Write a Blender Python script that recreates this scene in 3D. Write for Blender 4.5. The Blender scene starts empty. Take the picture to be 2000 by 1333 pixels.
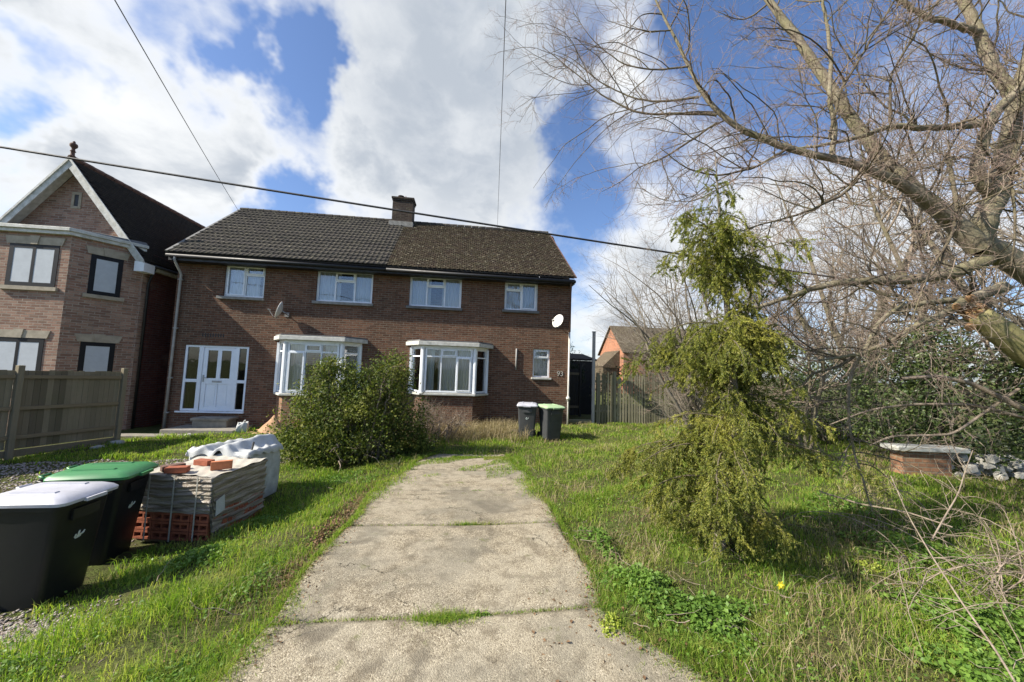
import bpy, bmesh, math, random
import numpy as np
from mathutils import Vector, Matrix
R = math.radians
SC = bpy.context.scene
COL = SC.collection
rnd = random.Random(7)
npr = np.random.RandomState(11)

# ------------------------------------------------------------------ camera
PITCH, ROLL, TH = .0791827, .033216, .114058
CAM = Vector((-1.506, -13.144, 1.6))
cam = bpy.data.cameras.new("camera"); cam_o = bpy.data.objects.new("camera", cam); COL.objects.link(cam_o)
cam.sensor_width = 36; cam.lens = 36*722/2000.; cam.clip_end = 3000; cam.clip_start = .05
cam.shift_y = 0
cam_o.matrix_world = Matrix.Translation(CAM) @ (Matrix.Rotation(-TH, 4, 'Z') @ Matrix.Rotation(math.pi/2 + PITCH, 4, 'X') @ Matrix.Rotation(ROLL, 4, 'Z'))
SC.camera = cam_o

# ------------------------------------------------------------------ light
SUN = Vector((-1, -.21, .76)).normalized()
sun = bpy.data.lights.new("sun", 'SUN'); sun_o = bpy.data.objects.new("sun", sun); COL.objects.link(sun_o)
sun.energy = 4.9; sun.angle = R(.53); sun.color = (1, .93, .80)
sun_o.rotation_euler = (-SUN).to_track_quat('-Z', 'Y').to_euler()
SC.view_settings.view_transform = 'Standard'; SC.view_settings.look = 'None'
SC.view_settings.exposure = .97; SC.view_settings.gamma = 1
SC.render.engine = 'CYCLES'
SC.cycles.max_bounces = 6; SC.cycles.transparent_max_bounces = 12

def direction(x, y):                       # pixel of the photograph -> direction in the sky
    a, b = x-1000, 666.5-y
    cr, sr = math.cos(ROLL), math.sin(ROLL)
    X, Z = (a*cr-b*sr)/722., (a*sr+b*cr)/722.
    c, s = math.cos(PITCH), math.sin(PITCH)
    Y, Z = c-Z*s, s+Z*c
    ct, st = math.cos(TH), math.sin(TH)
    return Vector((X*ct+Y*st, -X*st+Y*ct, Z))
def at(x, y, d):
    return CAM + direction(x, y)*d

class NT:
    """tiny node-tree helper"""
    def __init__(s, nt): s.t = nt; nt.nodes.clear()
    def n(s, typ, **kw):
        ins = kw.pop('ins', {})
        o = s.t.nodes.new(typ)
        for k, v in kw.items(): setattr(o, k, v)
        for k, v in ins.items(): s.set(o.inputs[k], v)
        return o
    def set(s, sock, v):
        if isinstance(v, bpy.types.NodeSocket): s.t.links.new(v, sock)
        elif isinstance(v, bpy.types.Node): s.t.links.new(v.outputs[0], sock)
        else:
            if isinstance(v, (tuple, list)) and len(v) == 3 and sock.type == 'RGBA': v = (*v, 1)
            sock.default_value = v
    def math(s, op, a, b=0., c=None, clamp=False):
        o = s.t.nodes.new('ShaderNodeMath'); o.operation = op; o.use_clamp = clamp
        s.set(o.inputs[0], a); s.set(o.inputs[1], b)
        if c is not None: s.set(o.inputs[2], c)
        return o.outputs[0]
    def mix(s, f, a, b, bt='MIX'):
        o = s.t.nodes.new('ShaderNodeMix'); o.data_type = 'RGBA'; o.blend_type = bt
        s.set(o.inputs[0], f); s.set(o.inputs[6], a); s.set(o.inputs[7], b)
        return o.outputs[2]
    def ramp(s, f, *stops, interp='LINEAR'):
        o = s.t.nodes.new('ShaderNodeValToRGB'); cr = o.color_ramp; cr.interpolation = interp
        while len(cr.elements) < len(stops): cr.elements.new(.5)
        for e, (p, c) in zip(cr.elements, stops):
            e.position = p; e.color = (c, c, c, 1) if isinstance(c, (int, float)) else (*c, 1)
        s.set(o.inputs[0], f); return o.outputs[0]
    def noise(s, vec, scale, detail=4, rough=.55, dist=0, out=0, dim='3D'):
        o = s.t.nodes.new('ShaderNodeTexNoise'); o.noise_dimensions = dim
        if vec is not None: s.set(o.inputs['Vector'], vec)
        o.inputs['Scale'].default_value = scale; o.inputs['Detail'].default_value = detail
        o.inputs['Roughness'].default_value = rough; o.inputs['Distortion'].default_value = dist
        return o.outputs[out]
    def voro(s, vec, scale, feature='F1', out='Distance', rnd_=1):
        o = s.t.nodes.new('ShaderNodeTexVoronoi'); o.feature = feature
        s.set(o.inputs['Vector'], vec); o.inputs['Scale'].default_value = scale; o.inputs['Randomness'].default_value = rnd_
        return o.outputs[out]
    def maprange(s, v, a, b, c, d, smooth=False):
        o = s.t.nodes.new('ShaderNodeMapRange'); o.interpolation_type = 'SMOOTHSTEP' if smooth else 'LINEAR'
        for i, q in enumerate((v, a, b, c, d)): s.set(o.inputs[i], q)
        return o.outputs[0]

# ------------------------------------------------------------------ sky (world): clear sky and broken cloud laid out by direction
W = bpy.data.worlds.new("World"); SC.world = W; W.use_nodes = True
w = NT(W.node_tree)
SKY_S = .067
sky = w.n('ShaderNodeTexSky', sky_type='NISHITA', sun_disc=False, sun_elevation=math.asin(SUN.z), sun_rotation=math.atan2(SUN.x, SUN.y),
          air_density=1.0, dust_density=1.2, ozone_density=1.6)
geo = w.n('ShaderNodeTexCoord').outputs['Generated']
nrm = w.n('ShaderNodeVectorMath', operation='NORMALIZE', ins={0: geo}).outputs[0]
# stretch towards the horizon so that clouds flatten out with distance
sep = w.n('ShaderNodeSeparateXYZ', ins={0: nrm})
zz = w.math('ADD', w.math('MAXIMUM', sep.outputs[2], 0.), .42)
cx = w.math('DIVIDE', sep.outputs[0], zz); cy = w.math('DIVIDE', sep.outputs[1], zz)
cv = w.n('ShaderNodeCombineXYZ', ins={0: cx, 1: cy, 2: 0.}).outputs[0]
n1 = w.noise(cv, 1.9, 9, .56, .25)
n2 = w.noise(cv, 6.5, 6, .6, .3)
field = w.math('ADD', w.math('MULTIPLY', w.math('SUBTRACT', n1, .5), 2.3), w.math('MULTIPLY', w.math('SUBTRACT', n2, .5), .8))
wn = w.noise(nrm, 4.2, 5, .6, 0, 1)
warp = w.n('ShaderNodeVectorMath', operation='SUBTRACT', ins={0: wn, 1: (.5, .5, .5)}).outputs[0]
warp = w.n('ShaderNodeVectorMath', operation='SCALE', ins={0: warp, 3: .42}).outputs[0]
nrw = w.n('ShaderNodeVectorMath', operation='NORMALIZE', ins={0: w.n('ShaderNodeVectorMath', operation='ADD', ins={0: nrm, 1: warp}).outputs[0]}).outputs[0]
# the cloud bank is ahead; unseen cloud behind the camera is thinned to weaken the fill light
field = w.math('SUBTRACT', field, w.maprange(sep.outputs[1], .15, -.45, 0., .35, True))
BL = [  # x, y, radius(px), weight : where cloud is thick (+) and where the blue opens (-)
 (90,110,260,.75), (300,170,200,.55), (380,330,150,.45), (60,330,140,.3), (330,400,150,.5), (520,330,100,.2),
 (760,90,170,.85), (860,260,230,.8), (700,330,120,.35), (980,150,150,.45), (1130,200,120,.3), (1010,400,150,.5), (760,180,100,.3), (460,60,60,.1), (440,130,60,.35),
 (1290,400,140,.5), (1500,420,260,.35), (1250,600,200,.5), (1800,300,200,.1), (1250,60,90,.35), (1180,160,80,.3),
 (620,130,85,-1.1), (650,210,60,-.5), (540,60,80,-.7), (520,200,45,-.3), (530,370,75,-.65), (610,385,60,-.35), (190,165,80,-.6), (25,250,75,-.8), (60,120,60,-.5), (480,430,60,-.3), (330,60,60,-.3), (590,430,90,-.3),
 (1065,250,62,-.8), (1150,385,85,-.75), (1110,70,80,-.45), (1120,480,80,-.4), (1540,40,160,-.9), (1380,60,110,-.45), (1330,430,60,-.3), (1380,560,70,-.3), (1120,300,70,-.35), (200,20,70,-.1)]
for x, y, r, wt in BL:
    d = direction(x, y).normalized(); d2 = direction(x+r, y).normalized(); d3 = direction(x, y+r).normalized()
    k = 1-min(1, (d.dot(d2)+d.dot(d3))/2)
    dp = w.n('ShaderNodeVectorMath', operation='DOT_PRODUCT', ins={0: nrw, 1: d}).outputs['Value']
    g = w.math('EXPONENT', w.math('DIVIDE', w.math('SUBTRACT', dp, 1.), k))
    field = w.math('ADD', field, w.math('MULTIPLY', g, wt*.72 if wt > 0 else wt*1.05))
cover = w.maprange(field, -.34, .56, 0., 1., True)
dens = w.maprange(field, .45, 1.35, 0., 1., True)
n3 = w.noise(cv, 2.6, 7, .55, .2)
greyf = w.math('MULTIPLY', w.math('MULTIPLY', w.maprange(field, .25, .9, 0., 1., True), w.maprange(n3, .36, .56, 0., 1., True)), .9)
G2 = direction(900, 190).normalized()
dp = w.n('ShaderNodeVectorMath', operation='DOT_PRODUCT', ins={0: nrm, 1: G2}).outputs['Value']
greyf = w.math('MAXIMUM', greyf, w.math('MULTIPLY', w.maprange(dp, .93, .998, 0., .95, True), w.maprange(n2, .3, .6, .5, 1.)))
cc = w.mix(greyf, (7.7, 7.85, 7.95), (3.7, 4.15, 4.8))
skyc = w.mix(1., sky.outputs[0], (1.12, 1.27, 1.55), 'MULTIPLY')
colr = w.mix(cover, skyc, cc)
bg = w.n('ShaderNodeBackground', ins={0: colr, 1: SKY_S})
w.n('ShaderNodeOutputWorld', ins={0: bg})

# ------------------------------------------------------------------ materials
MATS = {}
def new_mat(name):
    m = bpy.data.materials.new(name); m.use_nodes = True; MATS[name] = m
    return m, NT(m.node_tree)
def finish(t, base, rough=.8, bump=None, bs=.3, bd=.01, metal=0., spec=.5, extra=None):
    p = t.n('ShaderNodeBsdfPrincipled')
    t.set(p.inputs['Base Color'], base); t.set(p.inputs['Roughness'], rough); t.set(p.inputs['Metallic'], metal)
    p.inputs['Specular IOR Level'].default_value = spec
    if bump is not None:
        b = t.n('ShaderNodeBump'); b.inputs['Strength'].default_value = bs; b.inputs['Distance'].default_value = bd
        t.set(b.inputs['Height'], bump); t.set(p.inputs['Normal'], b.outputs[0])
    sh = p.outputs[0]
    if extra: sh = extra(t, p, sh)
    t.n('ShaderNodeOutputMaterial', ins={0: sh}); return p
def obj_co(t): return t.n('ShaderNodeNewGeometry').outputs['Position']
def plain(name, c, rough=.6, var=.15, scale=6., bump=0., metal=0., spec=.5, c2=None, fine=60.):
    m, t = new_mat(name); P = obj_co(t)
    n = t.noise(P, scale, 6, .6); nf = t.noise(P, fine, 3, .6)
    c2 = c2 or tuple(v*(1-var*2.2) for v in c)
    f = t.math('MULTIPLY', t.maprange(n, .35, .7, 0., 1.), 1.)
    col = t.mix(f, c, c2); col = t.mix(t.math('MULTIPLY', nf, var*1.5), col, tuple(v*.5 for v in c))
    finish(t, col, t.maprange(n, .3, .7, max(0., rough-.08), min(1., rough+.1)), nf if bump else None, bump, .01, metal, spec)
    return m
def brick(name, c1, c2, c3, mortar, bw=.225, rh=.075, ms=.010, stain=(.05, .04, .03), lich=0.):
    m, t = new_mat(name)
    uv = t.n('ShaderNodeUVMap').outputs[0]; P = obj_co(t)
    wob = t.noise(P, 9., 2, .5, 0, 1)
    uvw = t.mix(.006, uv, wob, 'LINEAR_LIGHT')
    b = t.n('ShaderNodeTexBrick', offset=.5, squash=1.0)
    t.set(b.inputs['Vector'], uvw)
    for k, v in (('Scale', 1.), ('Mortar Size', ms), ('Mortar Smooth', .25), ('Bias', 0.), ('Brick Width', bw), ('Row Height', rh)): b.inputs[k].default_value = v
    t.set(b.inputs['Color1'], (0, 0, 0)); t.set(b.inputs['Color2'], (1, 1, 1)); t.set(b.inputs['Mortar'], (.5, .5, .5))
    # one random number per brick
    br = t.n('ShaderNodeSeparateColor', ins={0: b.outputs[0]}).outputs[0]
    col = t.ramp(br, (0., c1), (.33, c2), (.62, c3), (.85, c1), (1., tuple(v*.45 for v in c2)))
    nf = t.noise(P, 38., 4, .7)
    col = t.mix(t.maprange(nf, .3, .75, 0., .6), col, tuple(v*.5 for v in c1))
    big = t.noise(P, .8, 5, .6)
    col = t.mix(t.maprange(big, .48, .72, 0., .45), col, stain)
    sp_ = t.n('ShaderNodeMapping'); t.set(sp_.inputs[0], P); sp_.inputs['Scale'].default_value = (2.2, 2.2, .35)
    sn = t.noise(sp_.outputs[0], 1.6, 6, .65); col = t.mix(t.maprange(sn, .52, .72, 0., .55), col, tuple(v*.42 for v in c1))
    en = t.noise(P, 1.7, 6, .7); col = t.mix(t.maprange(en, .58, .74, 0., .35), col, (.34, .27, .20))
    mo = t.mix(t.maprange(t.noise(P, 5., 4, .6), .4, .65, 0., .7), mortar, tuple(v*.45 for v in mortar))
    col = t.mix(b.outputs[1], col, mo)
    if lich:
        ln = t.noise(P, 7., 6, .7)
        col = t.mix(t.maprange(ln, .58, .7, 0., lich), col, (.16, .16, .09))
    h = t.math('SUBTRACT', t.math('MULTIPLY', nf, .35), b.outputs[1])
    finish(t, col, .9, h, .7, .008, 0, .25)
    return m
M = {}
M['brick'] = brick('dark_red_brick', (.150, .068, .040), (.22, .110, .066), (.105, .050, .033), (.18, .145, .105))
M['brick_sooty'] = brick('sooty_brick', (.055, .038, .030), (.085, .055, .040), (.040, .030, .026), (.075, .065, .055), lich=.5)
M['brick_low'] = brick('worn_lit_orange_brick', (.30, .15, .085), (.38, .21, .12), (.23, .12, .075), (.26, .21, .15))  # on the left bay apron the bright orange is light put into the colour
M['brick_pink'] = brick('mixed_pink_brick', (.36, .205, .145), (.44, .29, .21), (.23, .125, .09), (.36, .30, .24), stain=(.14, .10, .08))
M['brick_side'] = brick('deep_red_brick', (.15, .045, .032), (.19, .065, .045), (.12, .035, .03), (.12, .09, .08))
M['brick_far'] = brick('orange_brick', (.42, .17, .09), (.48, .21, .12), (.36, .14, .08), (.42, .26, .18))
M['pvc'] = plain('white_plastic', (.84, .86, .88), .35, .05, 5.)
M['pvc_dirty'] = plain('weathered_white_paint', (.66, .65, .60), .6, .22, 7., .2, c2=(.40, .39, .33))
M['door_white'] = plain('door_white', (.80, .84, .90), .3, .04, 4.)
M['lead'] = plain('grey_felt', (.16, .16, .155), .7, .2, 5., .2)
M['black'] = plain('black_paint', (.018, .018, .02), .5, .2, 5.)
M['dark_frame'] = plain('black_window_frame', (.008, .008, .010), .5, .1, 5., spec=.25)
M['stone'] = plain('cream_stone', (.42, .36, .27), .85, .14, 6., .3)
M['concrete_sill'] = plain('grey_concrete_sill', (.30, .29, .265), .9, .2, 8., .4)
M['step'] = plain('worn_concrete_step', (.30, .27, .22), .9, .2, 5., .5)
M['pipe'] = plain('grey_pipe', (.40, .39, .37), .5, .15, 4.)
M['pipe_white'] = plain('cream_pipe', (.66, .64, .58), .5, .12, 4.)
M['metal_grey'] = plain('galvanised_metal', (.38, .38, .39), .45, .1, 8., metal=.6)
M['dish'] = plain('chalky_dish', (.70, .69, .65), .6, .14, 14.)
M['bin'] = plain('black_bin_plastic', (.013, .014, .015), .45, .25, 3., .15, spec=.4, fine=220.)
M['bin_grey'] = plain('dark_grey_bin_plastic', (.055, .057, .060), .5, .15, 4., .1)
M['lid_white'] = plain('bleached_white_lid', (.52, .52, .57), .42, .16, 9., c2=(.40, .40, .43))
M['lid_green'] = plain('green_lid', (.06, .235, .085), .38, .1, 5.)
M['lid_pale'] = plain('pale_green_lid', (.36, .50, .28), .5, .1, 6.)
M['rubber'] = plain('rubber', (.02, .02, .02), .8, .1)
M['mark'] = plain('white_print', (.62, .66, .62), .5, .05)
M['terracotta'] = plain('terracotta', (.40, .13, .06), .8, .15, 8., .2)
M['clay_dark'] = plain('weathered_clay', (.16, .085, .06), .85, .25, 8., .3)
M['lit_brick'] = plain('orange_lit_brick', (.50, .30, .17), .95, .15, 5., .5, fine=90.)
M['cable'] = plain('cable_black', (.03, .03, .033), .6, .1)
M['wire'] = plain('wire_grey', (.10, .10, .11), .6, .1)
M['sheet'] = plain('woven_white_sack', (.54, .55, .54), .55, .16, 7., .3, c2=(.40, .41, .40))
M['sheet_dark'] = plain('grimy_sack_side', (.60, .62, .60), .7, .3, 6., .3, c2=(.34, .35, .32))
M['strap'] = plain('grey_strap', (.42, .40, .34), .5, .1)
M['slab_stone'] = plain('pale_rubble', (.50, .48, .42), .9, .2, 9., .5)
M['daff'] = plain('daffodil_yellow', (.85, .72, .05), .5, .05)
M['dark_room'] = plain('dark_interior', (.035, .033, .03), .9, .1)
M['soil'] = plain('garden_soil', (.060, .043, .028), .95, .3, 12., .6)

def wood(name, c1, c2, sc=3., c3=None, green=.0, along='Z'):
    m, t = new_mat(name); P = obj_co(t)
    ri = t.n('ShaderNodeNewGeometry').outputs['Random Per Island']
    mp = t.n('ShaderNodeMapping'); t.set(mp.inputs[0], P)
    mp.inputs['Scale'].default_value = (14, 14, 1.2) if along == 'Z' else (1.5, 1.5, 14)
    n = t.noise(mp.outputs[0], sc, 6, .65, .4)
    col = t.mix(n, c1, c2)
    col = t.mix(t.math('MULTIPLY', ri, .85), col, tuple(v*.5 for v in c1))
    g = t.noise(P, 2.2, 5, .6)
    if green: col = t.mix(t.maprange(g, .45, .7, 0., green), col, (.10, .12, .05))
    finish(t, col, .88, n, .5, .01, 0, .2); return m
M['fence'] = wood('weathered_fence_wood', (.215, .175, .115), (.33, .28, .19), green=.2)
M['fence_rail'] = wood('weathered_fence_rail', (.26, .20, .12), (.36, .29, .19), along='X')
M['fence_far'] = wood('mossy_fence_wood', (.22, .20, .13), (.40, .37, .26), green=.4)
M['post_far'] = wood('silver_timber', (.36, .35, .33), (.46, .45, .43))
M['pallet'] = wood('pallet_wood', (.22, .16, .09), (.30, .23, .14), along='X')
def bark(name, c1, c2, moss, mf=.8, sc=9.):
    m, t = new_mat(name); P = obj_co(t)
    n = t.noise(P, sc, 7, .65, .3); n2_ = t.noise(P, 2.6, 5, .6); nf = t.noise(P, 60., 3, .6)
    N = t.n('ShaderNodeNewGeometry').outputs['Normal']
    col = t.mix(t.maprange(n, .3, .7, 0., 1.), c1, c2)
    col = t.mix(t.maprange(n2_, .42, .62, 0., mf), col, moss)
    col = t.mix(t.maprange(nf, .4, .7, 0., .5), col, tuple(v*.45 for v in c1))
    finish(t, col, .9, t.math('ADD', n, t.math('MULTIPLY', nf, .4)), .7, .012, 0, .2); return m
M['bark'] = bark('mossy_bark', (.15, .120, .085), (.30, .27, .20), (.19, .18, .085), .6)
M['twig'] = bark('twig_bark', (.19, .145, .11), (.38, .31, .25), (.20, .18, .11), .4)
M['bark_dark'] = bark('dark_branch_bark', (.085, .065, .045), (.17, .14, .10), (.14, .14, .07), .4)
M['twig_pink'] = bark('pinkish_twig_bark', (.23, .155, .13), (.40, .30, .26), (.24, .20, .13), .3)
M['twig_grey'] = bark('grey_twig_bark', (.19, .16, .13), (.29, .25, .21), (.16, .155, .09), .4)
M['broken'] = plain('raw_broken_wood', (.42, .25, .12), .85, .25, 16., .6, c2=(.16, .08, .04))
M['log'] = bark('green_smooth_bark', (.22, .19, .09), (.27, .24, .12), (.20, .20, .07), .7, 5.)

def leafmat(name, cols, trans=.35, rough=.55, spec=.25, pos=True):
    """foliage: one colour per leaf, light passes through"""
    m, t = new_mat(name); g = t.n('ShaderNodeNewGeometry')
    ri = g.outputs['Random Per Island']
    st = [(i/(len(cols)-1), c) for i, c in enumerate(cols)]
    col = t.ramp(ri, *st)
    if pos:
        n = t.noise(g.outputs['Position'], 1.3, 4, .6)
        col = t.mix(t.maprange(n, .38, .66, 0., .45), col, tuple(v for v in cols[0]))
        n9 = t.noise(g.outputs['Position'], 2.1, 3, .5); col = t.mix(t.maprange(n9, .54, .68, 0., .55), col, cols[-1])
    p = t.n('ShaderNodeBsdfPrincipled'); t.set(p.inputs['Base Color'], col); p.inputs['Roughness'].default_value = rough
    p.inputs['Specular IOR Level'].default_value = spec
    tr = t.n('ShaderNodeBsdfTranslucent'); t.set(tr.inputs[0], t.mix(1., col, (1.25, 1.35, .7), 'MULTIPLY'))
    mx = t.n('ShaderNodeMixShader'); mx.inputs[0].default_value = trans
    t.set(mx.inputs[1], p.outputs[0]); t.set(mx.inputs[2], tr.outputs[0])
    t.n('ShaderNodeOutputMaterial', ins={0: mx.outputs[0]}); return m
M['grass'] = leafmat('grass_blade', [(.09, .17, .02), (.16, .28, .03), (.24, .36, .045), (.34, .41, .06), (.42, .39, .14)], .48, .6, .2)
M['straw'] = leafmat('dry_grass', [(.26, .20, .105), (.34, .28, .16), (.20, .15, .08), (.40, .34, .21)], .25, .7, .2)
M['weed'] = leafmat('weed_leaf', [(.10, .19, .03), (.15, .26, .04), (.20, .31, .055), (.08, .15, .03)], .35, .5, .3)
M['bush'] = leafmat('bush_leaf', [(.035, .055, .013), (.065, .095, .02), (.10, .14, .028), (.16, .19, .035), (.26, .26, .06)], .3, .6, .22)
M['ivy'] = leafmat('ivy_leaf', [(.03, .05, .016), (.05, .08, .025), (.07, .11, .03), (.13, .16, .05)], .2, .42, .4)
M['spruce'] = leafmat('spruce_needle', [(.07, .09, .022), (.14, .165, .033), (.20, .23, .040), (.28, .29, .05), (.38, .35, .07)], .3, .5, .3)
M['spruce_dark'] = leafmat('dark_conifer', [(.018, .032, .014), (.03, .05, .02), (.045, .07, .028)], .2, .5, .3)
M['litter'] = leafmat('dead_leaf', [(.13, .075, .04), (.20, .12, .065), (.28, .18, .10), (.09, .055, .035)], .1, .8, .2)
M['farleaf'] = leafmat('far_foliage', [(.06, .075, .03), (.10, .11, .05), (.14, .13, .07)], .2, .6, .2)
M['yellowweed'] = leafmat('yellow_weed', [(.30, .36, .05), (.38, .42, .07), (.24, .32, .05)], .35, .5, .3, False)
M['blueflower'] = plain('blue_flower', (.35, .45, .75), .6, .1)

# glass: reflects the sky, lets the curtain show through
def glass(name, tint, refl):
    m, t = new_mat(name)
    fr = t.n('ShaderNodeFresnel'); fr.inputs[0].default_value = 1.5
    f = t.math('ADD', t.math('MULTIPLY', fr.outputs[0], 1.3), refl, clamp=True)
    P = obj_co(t); nb = t.noise(P, 1.7, 2, .5)
    bp = t.n('ShaderNodeBump'); bp.inputs['Strength'].default_value = .06; bp.inputs['Distance'].default_value = .05; t.set(bp.inputs['Height'], nb)
    gl = t.n('ShaderNodeBsdfGlossy'); gl.inputs['Roughness'].default_value = .02; gl.inputs[0].default_value = (.95, .97, 1, 1)
    t.set(gl.inputs['Normal'], bp.outputs[0])
    tr = t.n('ShaderNodeBsdfTransparent'); tr.inputs[0].default_value = (*tint, 1)
    mx = t.n('ShaderNodeMixShader'); t.set(mx.inputs[0], f); t.set(mx.inputs[1], tr.outputs[0]); t.set(mx.inputs[2], gl.outputs[0])
    t.n('ShaderNodeOutputMaterial', ins={0: mx.outputs[0]}); return m
M['glass'] = glass('window_glass', (.96, .97, .98), .04)
M['glass_refl'] = glass('reflecting_glass', (.80, .84, .88), .30)
M['glass_dark'] = glass('obscure_glass', (.30, .34, .32), .02)
M['curtain'] = leafmat('net_curtain', [(.74, .75, .76), (.82, .83, .84)], .35, .9, .1, False)
M['blind'] = plain('white_blind', (.50, .53, .56), .7, .05)

# plain tiles, with moss and lichen
def tilemat(name, c1, c2, c3, moss, mossf, lichf):
    m, t = new_mat(name); g = t.n('ShaderNodeNewGeometry'); P = g.outputs['Position']; ri = g.outputs['Random Per Island']
    col = t.ramp(ri, (0., c1), (.4, c2), (.75, c3), (1., c1))
    n = t.noise(P, 3.2, 7, .7); nf = t.noise(P, 26., 5, .7); v = t.noise(P, 11., 3, .6)
    col = t.mix(t.maprange(nf, .35, .7, 0., .7), col, tuple(q*.45 for q in c1))
    col = t.mix(t.maprange(n, .42, .66, 0., mossf), col, moss)
    col = t.mix(t.math('MULTIPLY', t.maprange(v, .60, .66, 0., 1.), lichf), col, (.42, .38, .26))
    finish(t, col, .92, nf, .6, .01, 0, .2); return m
M['tile_brown'] = tilemat('mossy_brown_tile', (.085, .060, .043), (.125, .090, .062), (.065, .048, .038), (.105, .092, .05), .65, .8)
M['tile_dark'] = tilemat('charcoal_tile', (.058, .051, .046), (.078, .068, .060), (.046, .042, .039), (.085, .078, .052), .45, .35)
M['tile_black'] = tilemat('black_slate', (.032, .028, .026), (.042, .036, .032), (.026, .024, .023), (.05, .045, .03), .3, .05)

# concrete drive: exposed aggregate, stains, lichen
m, t = new_mat('exposed_concrete'); P = obj_co(t)
v1 = t.voro(P, 115., 'F1', 'Color'); vd = t.voro(P, 115.); v2 = t.voro(P, 38., 'F1', 'Distance')
rs = t.n('ShaderNodeSeparateColor', ins={0: v1}).outputs[0]
col = t.ramp(rs, (0., (.10, .075, .045)), (.25, (.29, .245, .17)), (.6, (.48, .42, .30)), (.85, (.19, .15, .10)), (1., (.68, .60, .46)))
sm = t.noise(P, 2.0, 6, .62, .3); md = t.noise(P, 7., 5, .6); fn = t.noise(P, 150., 3, .6)
col = t.mix(t.maprange(sm, .40, .62, .55, 0.), col, (.42, .375, .285))
col = t.mix(t.maprange(md, .47, .66, 0., .62), col, (.13, .105, .07))
lf = t.noise(P, 1.1, 5, .6)
col = t.mix(t.maprange(lf, .50, .62, 0., .55), col, (.20, .185, .145))
col = t.mix(t.maprange(fn, .35, .65, .4, 0.), col, (.08, .065, .045))
wv = t.n('ShaderNodeVectorMath', operation='ADD', ins={0: P, 1: t.n('ShaderNodeVectorMath', operation='SCALE', ins={0: t.noise(P, 3.5, 5, .65, 0, 1), 3: .5}).outputs[0]}).outputs[0]
ck = t.voro(wv, .55, 'DISTANCE_TO_EDGE'); ckm = t.math('MULTIPLY', t.maprange(ck, .0, .0055, 1., 0.), t.maprange(t.noise(P, 1.3, 2), .50, .56, 0., 1.))
col = t.mix(ckm, col, (.035, .03, .02))
st_n = t.noise(P, 1.9, 3, .5, .6); col = t.mix(t.maprange(st_n, .60, .70, 0., .6), col, (.12, .105, .08))
ms = t.noise(P, 4.4, 7, .75); col = t.mix(t.maprange(ms, .60, .70, 0., .7), col, (.13, .14, .045))
hh = t.math('SUBTRACT', t.math('MULTIPLY', t.math('SUBTRACT', 1., vd), .6), t.math('MULTIPLY', fn, .5))
finish(t, col, .93, t.math('ADD', hh, t.math('MULTIPLY', md, 1.6)), .6, .008, 0, .2); M['drive'] = m

# ground sheet: earth, moss, worn turf
m, t = new_mat('ground_earth'); P = obj_co(t)
a = t.noise(P, 1.4, 6, .6); b = t.noise(P, 9., 6, .7); c = t.noise(P, 60., 4, .7)
col = t.mix(t.maprange(a, .35, .62, 0., 1.), (.075, .105, .024), (.11, .095, .045))
col = t.mix(t.maprange(b, .42, .66, 0., .8), col, (.13, .17, .04))
col = t.mix(t.maprange(c, .4, .65, 0., .8), col, (.035, .030, .016))
finish(t, col, .97, t.math('ADD', b, c), .9, .03, 0, .1); M['ground'] = m
m, t = new_mat('pebble'); g = t.n('ShaderNodeNewGeometry')
col = t.ramp(g.outputs['Random Per Island'], (0., (.24, .19, .16)), (.3, (.36, .31, .27)), (.6, (.17, .14, .13)), (.8, (.45, .41, .37)), (1., (.29, .21, .16)))
finish(t, col, .8, t.noise(g.outputs['Position'], 80., 3), .2, .004, 0, .3); M['pebble'] = m
m, t = new_mat('shrink_wrap'); P = obj_co(t)
mp = t.n('ShaderNodeMapping'); t.set(mp.inputs[0], P); mp.inputs['Scale'].default_value = (1.2, 1.2, 15)
n = t.noise(mp.outputs[0], 2.2, 6, .65, .8); n_ = t.noise(P, 30., 4, .6)
col = t.mix(t.maprange(n, .35, .65, 0., 1.), (.40, .345, .26), (.13, .095, .07))
col = t.mix(t.maprange(n_, .4, .7, 0., .5), col, (.25, .22, .18))
finish(t, col, .32, n, .8, .04, 0, .6); M['wrap'] = m
M['wrap_top'] = plain('dusty_wrap_top', (.52, .48, .40), .55, .12, 5., .4, fine=25.)
M['brick_new'] = plain('new_red_brick', (.36, .10, .045), .85, .2, 14., .3)
M['brick_new_orange'] = plain('new_orange_brick', (.55, .19, .08), .85, .12, 14., .3)

# ------------------------------------------------------------------ mesh helpers
def uv_box(me):
    """UVs in metres along each face's own horizontal and slope, so brick courses run level on every wall"""
    n = len(me.loops)
    if n == 0: return
    uvl = me.uv_layers.new(name='UVMap')
    co = np.empty(len(me.vertices)*3); me.vertices.foreach_get('co', co); co = co.reshape(-1, 3)
    li = np.empty(n, int); me.loops.foreach_get('vertex_index', li)
    pn = np.empty(len(me.polygons)*3); me.polygons.foreach_get('normal', pn); pn = pn.reshape(-1, 3)
    lt = np.empty(len(me.polygons), int); me.polygons.foreach_get('loop_total', lt)
    N = np.repeat(pn, lt, axis=0); P = co[li]
    flat = np.abs(N[:, 2]) > .93
    T = np.stack([-N[:, 1], N[:, 0], np.zeros(n)], 1); T /= np.maximum(np.linalg.norm(T, axis=1), 1e-6)[:, None]
    T[flat] = (1, 0, 0)
    B = np.cross(N, T); B[flat] = (0, 1, 0)
    uv = np.stack([(P*T).sum(1), (P*B).sum(1)], 1)
    uvl.data.foreach_set('uv', uv.ravel())

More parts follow.
